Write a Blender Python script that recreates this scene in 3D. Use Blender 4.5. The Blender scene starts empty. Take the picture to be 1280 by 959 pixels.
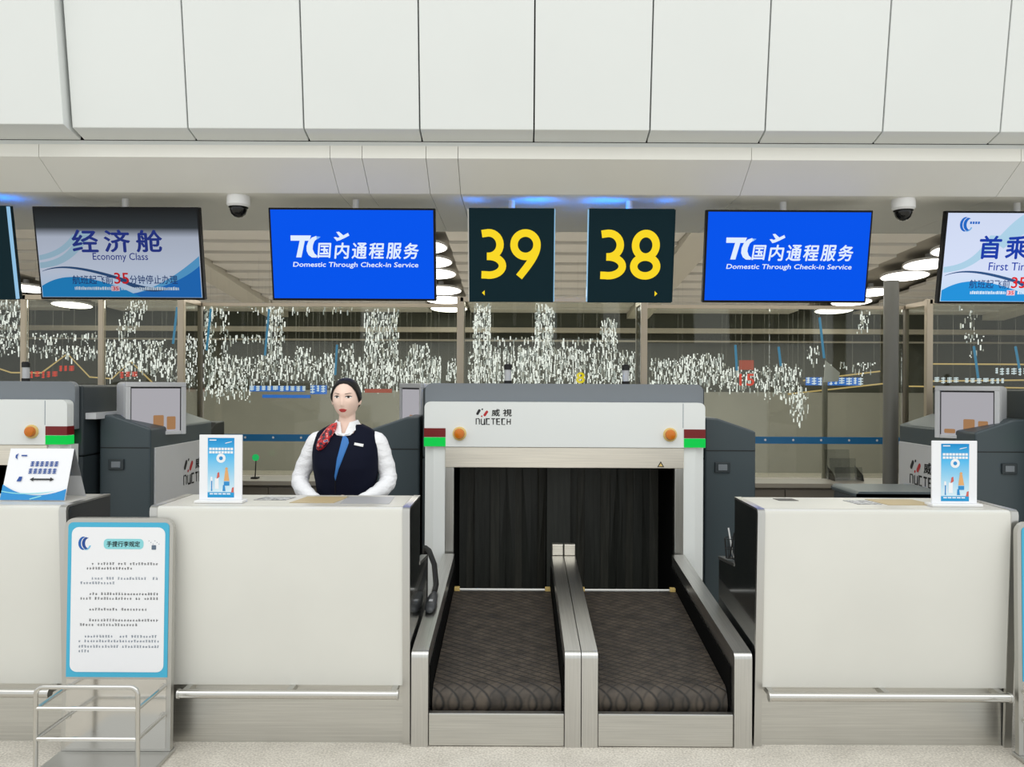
import bpy, bmesh, math, random
from mathutils import Vector, Matrix
R = math.radians
rnd = random.Random(7)
scene = bpy.context.scene
C = scene.collection

# ------------------------------------------------------------------ camera, world, lights, exposure
F = 1000.0            # focal length in pixels of the 1280x959 frame
VX, VY = 648.0, 480.0 # where the depth axis meets the picture
CAMZ = 1.60
ROLL = R(0.28)
cam_d = bpy.data.cameras.new('camera'); cam = bpy.data.objects.new('camera', cam_d); C.objects.link(cam)
cam.location = (0, 0, CAMZ)
cam.rotation_euler = (Matrix.Rotation(R(90), 3, 'X') @ Matrix.Rotation(ROLL, 3, 'Z')).to_euler()
cam_d.sensor_fit = 'HORIZONTAL'; cam_d.sensor_width = 36.0; cam_d.lens = 36.0 * F / 1280.0
cam_d.shift_x = -(VX - 640) / 1280.0
cam_d.shift_y = (VY - 479.5) / 1280.0
cam_d.clip_end = 100
scene.camera = cam

world = bpy.data.worlds.new('world'); scene.world = world; world.use_nodes = True
bg = world.node_tree.nodes['Background']
bg.inputs[0].default_value = (0.97, 1.0, 0.995, 1); bg.inputs[1].default_value = 0.97

def area(name, loc, rot, sx, sy, power, col=(1, 1, 1)):
    d = bpy.data.lights.new(name, 'AREA'); d.shape = 'RECTANGLE'; d.size = sx; d.size_y = sy
    d.energy = power; d.color = col
    o = bpy.data.objects.new(name, d); C.objects.link(o); o.location = loc; o.rotation_euler = rot
    return o
area('hall_ceiling_light', (0, -1.0, 7.5), (R(-14), 0, 0), 14, 7, 440, (1, 0.995, 0.975))
area('counter_fill', (0, 6.6, 2.95), (0, 0, 0), 9, 0.9, 45, (1, 0.99, 0.96))  # hidden fill added to light the scanner tops
area('back_hall_fill', (0, 11.0, 2.75), (0, 0, 0), 13, 3.0, 330, (1, 0.99, 0.95))  # added area light, boosts the round lamps of the back hall
area('slat_fill', (0, 7.75, 2.45), (R(180 - 25), 0, 0), 13, 0.3, 17, (1, 0.99, 0.96))  # unseen fill put in to brighten the ceiling slats

vs = scene.view_settings
vs.view_transform = 'Standard'; vs.look = 'None'; vs.exposure = 0.0; vs.gamma = 1.0; vs.use_curve_mapping = False

def PX(px, d): return (px - VX) * d / F
def PZ(py, d): return CAMZ + (VY - py) * d / F

# ------------------------------------------------------------------ materials
def lin(c):
    c = c / 255.0
    return c / 12.92 if c <= 0.04045 else ((c + 0.055) / 1.055) ** 2.4
def col(r, g, b): return (lin(r), lin(g), lin(b), 1.0)
MATS = {}
def mat(name, rgb, rough=0.5, metal=0.0, noise=None, bump=None, emit=0.0, spec=0.5, stretch=None, coat=0.0):
    if name in MATS: return MATS[name]
    m = bpy.data.materials.new(name); m.use_nodes = True; nt = m.node_tree; b = nt.nodes['Principled BSDF']
    b.inputs['Base Color'].default_value = col(*rgb)
    b.inputs['Roughness'].default_value = rough; b.inputs['Metallic'].default_value = metal
    b.inputs['Specular IOR Level'].default_value = spec
    b.inputs['Coat Weight'].default_value = coat
    if emit:
        b.inputs['Emission Color'].default_value = col(*rgb); b.inputs['Emission Strength'].default_value = emit
        b.inputs['Base Color'].default_value = (0.001, 0.001, 0.001, 1)
    if noise or bump:
        tc = nt.nodes.new('ShaderNodeTexCoord'); mp = nt.nodes.new('ShaderNodeMapping')
        nt.links.new(tc.outputs['Object'], mp.inputs[0])
        if stretch: mp.inputs['Scale'].default_value = stretch
        sc = noise[0] if noise else bump[0]
        nz = nt.nodes.new('ShaderNodeTexNoise'); nz.inputs['Scale'].default_value = sc; nz.inputs['Detail'].default_value = 4
        nt.links.new(mp.outputs[0], nz.inputs['Vector'])
        if noise:
            rp = nt.nodes.new('ShaderNodeValToRGB'); a = noise[1]
            rp.color_ramp.elements[0].position = 0.3; rp.color_ramp.elements[1].position = 0.7
            rp.color_ramp.elements[0].color = col(*[max(0, v * (1 - a)) for v in rgb])
            rp.color_ramp.elements[1].color = col(*[min(255, v * (1 + a)) for v in rgb])
            nt.links.new(nz.outputs['Fac'], rp.inputs[0]); nt.links.new(rp.outputs[0], b.inputs['Base Color'])
        if bump:
            n2 = nt.nodes.new('ShaderNodeTexNoise'); n2.inputs['Scale'].default_value = bump[0]; n2.inputs['Detail'].default_value = 3
            nt.links.new(mp.outputs[0], n2.inputs['Vector'])
            bp = nt.nodes.new('ShaderNodeBump'); bp.inputs['Strength'].default_value = bump[1]; bp.inputs['Distance'].default_value = 0.01
            nt.links.new(n2.outputs['Fac'], bp.inputs['Height']); nt.links.new(bp.outputs[0], b.inputs['Normal'])
    MATS[name] = m
    return m
def emis(name, rgb, s=1.0):
    return mat(name, rgb, 0.15, 0, emit=s, spec=0.03)

M = {}
M['panel'] = mat('white_wall_panel', (227, 230, 228), 0.45, noise=(1.2, 0.006))
M['soffit'] = mat('off_white_soffit', (236, 235, 228), 0.5, noise=(1.5, 0.008))
M['dark_gap'] = mat('dark_gap', (30, 29, 27), 0.8)
M['counter'] = mat('counter_laminate', (220, 219, 212), 0.32, noise=(2.2, 0.012))
M['counter_top'] = mat('counter_top_laminate', (205, 202, 194), 0.3, noise=(3.0, 0.015))
M['steel'] = mat('brushed_steel', (204, 203, 199), 0.3, 1.0, noise=(3.0, 0.04), stretch=(60, 1.0, 1.0))
M['steel_h'] = mat('brushed_steel_panel', (206, 205, 200), 0.36, 1.0, noise=(3.0, 0.04), stretch=(1.0, 1.0, 60))
M['chrome'] = mat('polished_steel_tube', (205, 203, 198), 0.17, 1.0)
M['steel_trim'] = mat('steel_trim', (200, 199, 195), 0.32, 1.0)
M['black_gloss'] = mat('black_gloss_side', (27, 30, 30), 0.12, coat=0.3)
M['header_steel'] = mat('header_steel', (232, 226, 214), 0.4, 1.0, noise=(3.0, 0.04), stretch=(1.0, 1.0, 60))
M['mach_white'] = mat('machine_white', (237, 240, 238), 0.38, noise=(2, 0.006))
M['mach_grey'] = mat('machine_grey', (122, 128, 134), 0.42)
M['mach_dark'] = mat('machine_dark_grey', (66, 77, 82), 0.4)
M['mach_darker'] = mat('machine_darker_grey', (48, 56, 60), 0.45)
M['black'] = mat('black_plastic', (16, 16, 16), 0.5)
M['tunnel'] = mat('tunnel_black', (9, 9, 8), 0.9, spec=.1)
M['rubber'] = mat('rubber_strip', (56, 58, 53), 0.5, noise=(6, 0.12), stretch=(8, 8, 0.6))
M['rubber2'] = mat('rubber_strip_worn', (68, 68, 61), 0.55, noise=(6, 0.14), stretch=(8, 8, 0.6))
M['white'] = mat('white_plastic', (236, 236, 236), 0.4)
M['offwhite'] = mat('off_white_plastic', (205, 206, 208), 0.4)
M['tv_frame'] = mat('tv_frame_black', (9, 9, 11), 0.5, spec=.2)
M['sign_face'] = mat('number_sign_dark_teal', (16, 40, 48), 0.6, spec=.08)
M['yellow'] = emis('number_yellow', (255, 221, 40), 0.95)
M['edge_glow'] = emis('sign_edge_glow', (150, 200, 235), 0.9)
M['blue_led'] = emis('blue_led_strip', (16, 130, 255), 34.0)
M['screen_blue'] = emis('screen_blue', (0, 84, 236), 1.0)
M['screen_white'] = emis('screen_print_white', (225, 238, 255), 1.0)
M['red_led'] = mat('red_light_off', (120, 8, 10), 0.35)
M['green_led'] = emis('green_light_on', (22, 205, 80), .95)
M['amber'] = mat('amber_lens', (214, 118, 20), 0.25)
M['amber_ring'] = mat('amber_ring', (226, 196, 120), 0.4)
M['ink'] = mat('ink_black', (34, 34, 36), 0.6)
M['ink_red'] = mat('ink_red', (190, 40, 45), 0.6)
M['ink_blue'] = mat('ink_blue', (28, 96, 178), 0.6)
M['ink_grey'] = mat('ink_grey_blue', (96, 112, 132), 0.6)
M['paper'] = mat('paper_white', (240, 241, 245), 0.5)
M['cyan'] = mat('print_cyan', (70, 178, 214), 0.5)
M['cyan_l'] = mat('print_light_cyan', (140, 214, 222), 0.5)
M['print_blue'] = mat('print_blue', (36, 140, 206), 0.5)
M['print_sky'] = mat('print_sky', (120, 196, 234), 0.5)
M['print_deep'] = mat('print_deep_blue', (24, 72, 150), 0.5)
M['blue_band'] = mat('blue_glass_band', (44, 122, 178), 0.4)
M['lamp'] = emis('lamp_diffuser', (255, 250, 240), 5.0)
M['ceil_panel'] = mat('ceiling_slat', (208, 205, 198), 0.5)
M['beam'] = mat('ceiling_beam', (190, 186, 174), 0.55)
M['trough'] = mat('ceiling_trough', (150, 146, 136), 0.6)
M['post'] = mat('champagne_steel_post', (206, 192, 170), 0.38, 0.35)
M['post_dark'] = mat('dark_steel_post', (120, 112, 98), 0.35, 0.4)
M['column'] = mat('grey_column', (128, 127, 120), 0.4)
M['bulkhead'] = mat('dark_bulkhead', (58, 60, 50), 0.6)
M['back_dark'] = mat('back_wall_dark', (66, 66, 56), 0.6)
M['back_wall'] = mat('back_wall_grey', (142, 140, 132), 0.6, noise=(0.8, 0.04))
M['back_warm'] = mat('back_wall_warm', (140, 124, 104), 0.6, noise=(0.8, 0.04))
M['spark'] = emis('sparkle_bright', (244, 246, 246), 1.1)
M['spark2'] = mat('sparkle_grey', (150, 152, 148), 0.4)
M['spark3'] = emis('sparkle_soft', (170, 176, 174), 1.0)
M['gold'] = emis('gold_light_line', (196, 170, 112), 0.9)
M['red_sign'] = emis('red_lit_sign', (214, 62, 40), 1.0)
M['dull_red'] = emis('dull_red_lit_sign', (168, 76, 56), 0.9)
M['yellow_sign'] = emis('yellow_lit_sign', (232, 210, 40), 1.0)
M['blue_sign'] = emis('blue_lit_sign', (58, 120, 214), 0.9)
M['blue_pole'] = emis('blue_lit_tube', (48, 132, 176), 0.8)
M['white_sign'] = emis('white_lit_sign', (214, 228, 240), 1.0)
M['cab'] = mat('taupe_cabinet', (126, 118, 106), 0.5)
M['ledge'] = mat('ledge_stone', (168, 160, 146), 0.4)

def floor_mat():
    m = bpy.data.materials.new('speckled_floor'); m.use_nodes = True; nt = m.node_tree; b = nt.nodes['Principled BSDF']
    tc = nt.nodes.new('ShaderNodeTexCoord')
    n1 = nt.nodes.new('ShaderNodeTexNoise'); n1.inputs['Scale'].default_value = 110; n1.inputs['Detail'].default_value = 3
    n2 = nt.nodes.new('ShaderNodeTexNoise'); n2.inputs['Scale'].default_value = 6; n2.inputs['Detail'].default_value = 4
    mx = nt.nodes.new('ShaderNodeMath'); mx.operation = 'MULTIPLY_ADD'; mx.inputs[1].default_value = 0.35
    rp = nt.nodes.new('ShaderNodeValToRGB')
    rp.color_ramp.elements[0].position = 0.42; rp.color_ramp.elements[0].color = col(168, 161, 150)
    rp.color_ramp.elements[1].position = 0.86; rp.color_ramp.elements[1].color = col(226, 220, 208)
    nt.links.new(tc.outputs['Object'], n1.inputs['Vector']); nt.links.new(tc.outputs['Object'], n2.inputs['Vector'])
    nt.links.new(n2.outputs['Fac'], mx.inputs[0]); nt.links.new(n1.outputs['Fac'], mx.inputs[2])
    nt.links.new(mx.outputs[0], rp.inputs[0]); nt.links.new(rp.outputs[0], b.inputs['Base Color'])
    b.inputs['Roughness'].default_value = 0.35
    return m
M['floor'] = floor_mat()

def belt_mat():
    m = bpy.data.materials.new('embossed_rubber_belt'); m.use_nodes = True; nt = m.node_tree; b = nt.nodes['Principled BSDF']
    tc = nt.nodes.new('ShaderNodeTexCoord')
    hs = []
    for ang, s in ((R(32), 1.0), (R(-38), 0.55)):
        mp = nt.nodes.new('ShaderNodeMapping'); mp.inputs['Rotation'].default_value = (0, 0, ang)
        nt.links.new(tc.outputs['Object'], mp.inputs[0])
        w = nt.nodes.new('ShaderNodeTexWave'); w.wave_type = 'BANDS'; w.bands_direction = 'Y'
        w.inputs['Scale'].default_value = 8.5; w.inputs['Distortion'].default_value = 0.15
        nt.links.new(mp.outputs[0], w.inputs['Vector'])
        p = nt.nodes.new('ShaderNodeMath'); p.operation = 'POWER'; p.inputs[1].default_value = 9
        nt.links.new(w.outputs['Fac'], p.inputs[0])
        q = nt.nodes.new('ShaderNodeMath'); q.operation = 'MULTIPLY'; q.inputs[1].default_value = s
        nt.links.new(p.outputs[0], q.inputs[0]); hs.append(q)
    a = nt.nodes.new('ShaderNodeMath'); a.operation = 'MAXIMUM'
    nt.links.new(hs[0].outputs[0], a.inputs[0]); nt.links.new(hs[1].outputs[0], a.inputs[1])
    nz = nt.nodes.new('ShaderNodeTexNoise'); nz.inputs['Scale'].default_value = 14; nz.inputs['Detail'].default_value = 6
    nt.links.new(tc.outputs['Object'], nz.inputs['Vector'])
    r1 = nt.nodes.new('ShaderNodeValToRGB')
    r1.color_ramp.elements[0].position = 0.3; r1.color_ramp.elements[0].color = col(52, 46, 40)
    r1.color_ramp.elements[1].position = 0.75; r1.color_ramp.elements[1].color = col(90, 80, 69)
    nt.links.new(nz.outputs['Fac'], r1.inputs[0])
    mix = nt.nodes.new('ShaderNodeMixRGB'); mix.inputs[2].default_value = col(30, 28, 25)
    nt.links.new(a.outputs[0], mix.inputs[0]); nt.links.new(r1.outputs[0], mix.inputs[1])
    nt.links.new(mix.outputs[0], b.inputs['Base Color'])
    bp = nt.nodes.new('ShaderNodeBump'); bp.invert = True; bp.inputs['Strength'].default_value = 0.6; bp.inputs['Distance'].default_value = 0.004
    nt.links.new(a.outputs[0], bp.inputs['Height']); nt.links.new(bp.outputs[0], b.inputs['Normal'])
    b.inputs['Roughness'].default_value = 0.6
    return m
M['belt'] = belt_mat()

def glass_mat(name, tint, refl):
    m = bpy.data.materials.new(name); m.use_nodes = True; nt = m.node_tree
    nt.nodes.clear()
    out = nt.nodes.new('ShaderNodeOutputMaterial'); mix = nt.nodes.new('ShaderNodeMixShader')
    tr = nt.nodes.new('ShaderNodeBsdfTransparent'); tr.inputs[0].default_value = (*tint, 1)
    gl = nt.nodes.new('ShaderNodeBsdfGlossy'); gl.inputs['Roughness'].default_value = 0.03
    fr = nt.nodes.new('ShaderNodeFresnel'); fr.inputs['IOR'].default_value = refl
    nt.links.new(fr.outputs[0], mix.inputs[0]); nt.links.new(tr.outputs[0], mix.inputs[1]); nt.links.new(gl.outputs[0], mix.inputs[2])
    nt.links.new(mix.outputs[0], out.inputs[0])
    return m
M['glass'] = glass_mat('greenish_glass', (0.92, 0.94, 0.89), 1.45)
M['side_glass'] = glass_mat('return_glass', (0.93, 0.95, 0.91), 1.06)
M['acrylic'] = glass_mat('clear_acrylic', (0.86, 0.87, 0.88), 1.5)

# ------------------------------------------------------------------ mesh helpers
class MB:
    def __init__(s): s.v = []; s.f = []
    def add(s, vs, fs):
        n = len(s.v); s.v += [tuple(v) for v in vs]; s.f += [tuple(i + n for i in f) for f in fs]; return s
    def box(s, x0, x1, y0, y1, z0, z1):
        vs = [(x, y, z) for z in (z0, z1) for y in (y0, y1) for x in (x0, x1)]
        return s.add(vs, [(0, 2, 3, 1), (4, 5, 7, 6), (0, 1, 5, 4), (2, 6, 7, 3), (0, 4, 6, 2), (1, 3, 7, 5)])
    def prism_x(s, prof, x0, x1):      # prof: (y,z) points
        n = len(prof); vs = [(x0, y, z) for y, z in prof] + [(x1, y, z) for y, z in prof]
        fs = [tuple(range(n)), tuple(range(2 * n - 1, n - 1, -1))] + [(i, i + n, (i + 1) % n + n, (i + 1) % n) for i in range(n)]
        return s.add(vs, fs)
    def prism_y(s, prof, y0, y1):      # prof: (x,z) points
        n = len(prof); vs = [(x, y0, z) for x, z in prof] + [(x, y1, z) for x, z in prof]
        fs = [tuple(range(n)), tuple(range(2 * n - 1, n - 1, -1))] + [(i, i + n, (i + 1) % n + n, (i + 1) % n) for i in range(n)]
        return s.add(vs, fs)
    def tube(s, pts, r, n=10, cap=True):
        pts = [Vector(p) for p in pts]; rs = r if isinstance(r, (list, tuple)) else [r] * len(pts)
        rings = []; prev = None
        for i, p in enumerate(pts):
            a = pts[max(0, i - 1)]; b = pts[min(len(pts) - 1, i + 1)]; t = (b - a).normalized()
            if prev is None:
                u = t.orthogonal().normalized()
            else:
                u = (prev - t * prev.dot(t)); u = u.normalized() if u.length > 1e-6 else t.orthogonal().normalized()
            prev = u; w = t.cross(u)
            rings.append([p + (u * math.cos(2 * math.pi * k / n) + w * math.sin(2 * math.pi * k / n)) * rs[i] for k in range(n)])
        return s.rings(rings, cap)
    def rings(s, rings, cap=True):
        n = len(rings[0]); vs = [v for r in rings for v in r]; fs = []
        for i in range(len(rings) - 1):
            for k in range(n):
                fs.append((i * n + k, i * n + (k + 1) % n, (i + 1) * n + (k + 1) % n, (i + 1) * n + k))
        if cap: fs += [tuple(range(n - 1, -1, -1)), tuple((len(rings) - 1) * n + k for k in range(n))]
        return s.add(vs, fs)
    def lathe(s, prof, c=(0, 0, 0), n=24, axis='z'):   # prof: (r, h)
        rings = []
        for r, h in prof:
            ring = []
            for k in range(n):
                a = 2 * math.pi * k / n; x, y = r * math.cos(a), r * math.sin(a)
                ring.append((c[0] + x, c[1] + y, c[2] + h) if axis == 'z' else (c[0] + x, c[1] - h, c[2] + y))
            rings.append(ring)
        return s.rings(rings)
    def sphere(s, c, rx, ry, rz, n=20, m=12):
        rings = []
        for j in range(1, m):
            ph = math.pi * j / m - math.pi / 2
            rings.append([(c[0] + rx * math.cos(ph) * math.cos(2 * math.pi * k / n), c[1] + ry * math.cos(ph) * math.sin(2 * math.pi * k / n), c[2] + rz * math.sin(ph)) for k in range(n)])
        return s.rings(rings)
    def flat(s, pts, y):               # polygon of (x,z) points facing -Y
        return s.add([(x, y, z) for x, z in pts], [tuple(range(len(pts)))])
    def flat_mesh(s, verts2, faces, y):
        return s.add([(x, y, z) for x, z in verts2], faces)
    def stroke(s, pts, w, y):          # constant width flat stroke along (x,z) points
        L = []; Rr = []; n = len(pts)
        for i, p in enumerate(pts):
            a = pts[max(0, i - 1)]; b = pts[min(n - 1, i + 1)]
            dx, dz = b[0] - a[0], b[1] - a[1]; l = math.hypot(dx, dz) or 1
            nx, nz = -dz / l, dx / l
            if 0 < i < n - 1:          # mitre
                d1 = (p[0] - a[0], p[1] - a[1]); l1 = math.hypot(*d1) or 1
                cs = max(0.5, abs((-d1[1] / l1) * nx + (d1[0] / l1) * nz)); k = w / 2 / cs
            else: k = w / 2
            L.append((p[0] + nx * k, p[1] + nz * k)); Rr.append((p[0] - nx * k, p[1] - nz * k))
        vs = L + Rr
        return s.flat_mesh(vs, [(i, i + 1, n + i + 1, n + i) for i in range(n - 1)], y)
    def build(s, name, m, parent=None, local=False, smooth=False, bevel=0, seg=2, label=None):
        off = Vector((0, 0, 0))
        if parent is not None and not local:
            q = parent
            while q: off += q.location; q = q.parent
        me = bpy.data.meshes.new(name)
        me.from_pydata([(v[0] - off.x, v[1] - off.y, v[2] - off.z) for v in s.v], [], s.f)
        bm = bmesh.new(); bm.from_mesh(me); bmesh.ops.recalc_face_normals(bm, faces=bm.faces); bm.to_mesh(me); bm.free()
        me.materials.append(m)
        o = bpy.data.objects.new(name, me); C.objects.link(o); o.parent = parent
        if smooth:
            for p in me.polygons: p.use_smooth = True
            if smooth == 'auto': me.set_sharp_from_angle(angle=R(35))
        if bevel:
            md = o.modifiers.new('bevel', 'BEVEL'); md.width = bevel; md.segments = seg; md.limit_method = 'ANGLE'; md.angle_limit = R(35)
        if label: o['label'] = label
        return o
def arc(cx, cz, rx, a0, a1, n=12, rz=None):
    rz = rx if rz is None else rz
    return [(cx + rx * math.cos(R(a0 + (a1 - a0) * i / n)), cz + rz * math.sin(R(a0 + (a1 - a0) * i / n))) for i in range(n + 1)]
def rrect(x0, x1, z0, z1, r, n=6, top_only=False):
    b = 0.0001 if top_only else r
    return (arc(x1 - r, z1 - r, r, 0, 90, n) + arc(x0 + r, z1 - r, r, 90, 180, n) + arc(x0 + b, z0 + b, b, 180, 270, n) + arc(x1 - b, z0 + b, b, 270, 360, n))

def thing(name, label, cat, loc=(0, 0, 0), group=None, rot=None):
    o = bpy.data.objects.new(name, None); C.objects.link(o); o.location = loc; o.empty_display_size = 0.1
    if rot: o.rotation_euler = rot
    o['label'] = label; o['category'] = cat
    if group: o['group'] = group
    return o
def tag(o, label, cat, group=None, kind=None):
    o['label'] = label; o['category'] = cat
    if group: o['group'] = group
    if kind: o['kind'] = kind
    return o
def struct(name, loc=(0, 0, 0)):
    o = bpy.data.objects.new(name, None); C.objects.link(o); o.location = loc; o.empty_display_size = 0.1; o['kind'] = 'structure'; return o
def structm(o): o['kind'] = 'structure'; return o

_tc = {}
def text2(body, bold=0.0, shear=0.0):
    """outline of a text as flat faces, normalised to a 1 x 1 box centred on 0"""
    key = (body, bold, shear)
    if key in _tc: return _tc[key]
    cu = bpy.data.curves.new('t', 'FONT'); cu.body = body; cu.offset = bold; cu.shear = shear; cu.resolution_u = 3
    cu.align_x = 'CENTER'
    o = bpy.data.objects.new('t', cu); C.objects.link(o)
    dg = bpy.context.evaluated_depsgraph_get(); me = bpy.data.meshes.new_from_object(o.evaluated_get(dg))
    vs = [(v.co.x, v.co.y) for v in me.vertices]; fs = [tuple(p.vertices) for p in me.polygons]
    bpy.data.objects.remove(o); bpy.data.curves.remove(cu); bpy.data.meshes.remove(me)
    if not vs: vs = [(0, 0), (1, 0), (1, 1)]; fs = []
    x0 = min(v[0] for v in vs); x1 = max(v[0] for v in vs); y0 = min(v[1] for v in vs); y1 = max(v[1] for v in vs)
    vs = [((v[0] - (x0 + x1) / 2) / max(1e-6, x1 - x0), (v[1] - (y0 + y1) / 2) / max(1e-6, y1 - y0)) for v in vs]
    _tc[key] = (vs, fs); return _tc[key]
def put_text(mb, body, x0, x1, z0, z1, y, bold=0.0, shear=0.0):
    vs, fs = text2(body, 0.0, shear); n_ = max(1, len(body)) if ord(body[0]) > 255 else max(1, .55 * len(body)); cx, cz, w, h = (x0 + x1) / 2, (z0 + z1) / 2, x1 - x0, z1 - z0
    bx, bz = bold * w / n_, bold * h
    for dx, dz in (((0, 0),) if not bold else ((-bx, 0), (bx, 0), (0, bz), (0, -bz))):
        mb.flat_mesh([(cx + a * (w - 2 * bx) + dx, cz + b * (h - 2 * bz) + dz) for a, b in vs], fs, y)
    return mb

# ------------------------------------------------------------------ the setting
structm(MB().box(-12, 12, -8, 15.2, -0.1, 0).build('floor', M['floor']))

# white panelled wall over the counters, leaning out
wu = struct('wall_upper')
JX = [PX(p, 4.5) for p in (88, 233, 378, 523, 666, 811, 955, 1102, 1249)]
JX = [JX[0] - 2 * .6525, JX[0] - .6525] + JX + [JX[-1] + .6525, JX[-1] + 2 * .6525]
for i in range(len(JX) - 1):
    a, b = JX[i] + .004, JX[i + 1] - .004
    dy = -0.055 if b < -2.4 else 0.0
    if dy: b -= .012
    prof = [(4.5 + dy, 3.03), (4.27 + dy, 4.6), (4.32, 4.6), (4.545, 3.065), (4.63, 3.03), (4.625, 2.998)]
    MB().prism_x(prof, a, b).build('panel', M['panel'], wu, bevel=.004)
MB().box(-7, 7, 4.66, 4.72, 2.99, 4.6).build('backing', M['dark_gap'], wu)
# fascia and soffit
t1 = struct('trim_1')
SJ = [-6.5] + [PX(p, 4.62) for p in (47, 411, 451, 531, 571, 938, 1275)] + [6.5]
for i in range(len(SJ) - 1):
    a, b = SJ[i] + .0015, SJ[i + 1] - .0015
    MB().prism_x([(4.62, 2.972), (4.62, 2.90), (4.86, 2.752), (6.0, 2.74), (6.0, 2.80), (4.90, 2.81), (4.66, 2.94), (4.66, 2.972)], a, b).build('soffit_panel', M['soffit'], t1)
MB().box(-6.5, 6.5, 4.635, 4.66, 2.972, 2.999).build('reveal_strip', M['panel'], t1)
MB().box(-6.5, 6.5, 5.94, 6.0, 2.81, 3.75).build('upstand', M['soffit'], t1)

# sloping slatted ceiling behind, with lamp troughs and beams
def CZ(y): return 4.21 - 0.1 * y
ce = struct('ceiling')
segs = [(-11.5, -7.85), (-6.95, -4.42), (-4.02, -1.52), (-.83, 1.88), (2.28, 4.72), (5.85, 8.1), (8.5, 11.5)]
slat_cache = {}
for k in range(12):
    y0 = 8.0 + .5 * k
    for a, b in segs:
        if b < -8 or a > 8.3: continue
        MB().prism_x([(y0, CZ(y0) + .0), (y0 + .49, CZ(y0 + .5) + .035), (y0 + .49, CZ(y0 + .5) + .075), (y0, CZ(y0) + .04)], a, b).build('slat', M['ceil_panel'], ce)
for x in (-4.22, 2.08, 8.3):
    MB().prism_x([(7.5, CZ(7.5) - .06), (14, CZ(14) - .06), (14, CZ(14) + .12), (7.5, CZ(7.5) + .12)], x - .19, x + .19).build('beam', M['beam'], ce)
MB().prism_x([(6.0, CZ(6.0) + .12), (14.1, CZ(14.1) + .12), (14.1, CZ(14.1) + .2), (6.0, CZ(6.0) + .2)], -11.5, 11.5).build('deck', M['trough'], ce)
# lamps in the troughs
lamp_rows = ((-7.4, (12.0, 13.25), 'round ceiling lamp glimpsed under the economy class screen', 'lamps by the economy class screen'),
             (-1.17, (8.75, 9.6, 10.3, 10.95, 12.0, 12.7, 13.4), 'round ceiling lamp in the trough between blue screen and number 39', 'lamps beside number 39'),
             (5.28, (9.6, 10.3, 10.95, 12.0, 12.7, 13.4), 'round ceiling lamp in the trough above the round column', 'lamps above the round column'))
lamp0 = None
for x, ys, lb, gp_ in lamp_rows:
    for y in ys:
        if lamp0 is None:
            lamp0 = thing('ceiling_lamp', lb, 'lamp', (x, y, CZ(y) - .02), gp_)
            lamp0.rotation_euler = (math.atan(-.1), 0, 0)
            MB().rings([[(r_ * math.cos(2 * math.pi * k / 32), r_ * math.sin(2 * math.pi * k / 32), h_) for k in range(32)] for r_, h_ in ((.04, .139), (.04, .03), (.31, .03), (.315, .002), (.30, .002), (.30, .022))], cap=False).build('housing', M['white'], lamp0, local=True, smooth='auto')
            MB().lathe([(.02, .004), (.299, .003), (.299, .02), (.02, .02)], n=32).build('diffuser', M['lamp'], lamp0, local=True)
        else:
            r = lamp0.copy(); C.objects.link(r); r.location = (x, y, CZ(y) - .02); r['label'] = lb; r['group'] = gp_
            for ch in lamp0.children:
                c2 = ch.copy(); C.objects.link(c2); c2.parent = r
# back hall walls
wb = struct('wall_back')
MB().box(-11.5, 11.5, 14.6, 14.7, 0, 1.47).build('lower_wall', M['back_wall'], wb)
MB().box(-11.5, 11.5, 14.65, 14.75, 1.47, 2.6).build('upper_wall', M['back_dark'], wb)
MB().box(-11.5, 11.5, 14.0, 14.6, 2.58, 2.95).build('bulkhead', M['bulkhead'], wb)
MB().box(-11.5, 11.5, 13.96, 14.1, 2.50, 2.585).build('rail', M['ledge'], wb)
MB().box(-11.5, 11.5, 14.3, 14.36, 2.36, 2.39).build('rail', M['ledge'], wb)
for s, n in ((-1, 'wall_left'), (1, 'wall_right')):
    structm(MB().box(*sorted((s * 11.5, s * 11.6)), 6.0, 14.7, 0, 3.9).build(n, M['back_warm']))

# glass partition: front plane at Y 7.0, two recessed bays at 7.45
GF, GB = 7.0, 7.45
GT = 2.36
def post(parent, x, y, w=.05, d=.05, z1=GT, m='post', z0=0):
    MB().box(x - w / 2, x + w / 2, y, y + d, z0, z1).build('post', M[m], parent, bevel=.004)
def pane(parent, x0, x1, y, z0=.06, z1=GT - .04):
    MB().box(x0, x1, y, y + .012, z0, z1).build('pane', M['glass'], parent)
def header(parent, x0, x1, y, d=.05):
    MB().box(x0, x1, y, y + d, GT - .04, GT).build('header', M['post'], parent)
    MB().box(x0, x1, y, y + d, 0, .06).build('sill', M['post'], parent)
XA, XB, XC, XD = -2.96, -.511, 1.10, 3.60
w1 = struct('window_1')
lp = [-7.0, -5.0, -4.34, -3.66, XA]
for i in range(4):
    post(w1, lp[i], GF, .045)
    pane(w1, lp[i] + .025, lp[i + 1] - .03, GF + .02)
header(w1, -7.0, XA, GF)
post(w1, XA, GF, .055)
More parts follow.
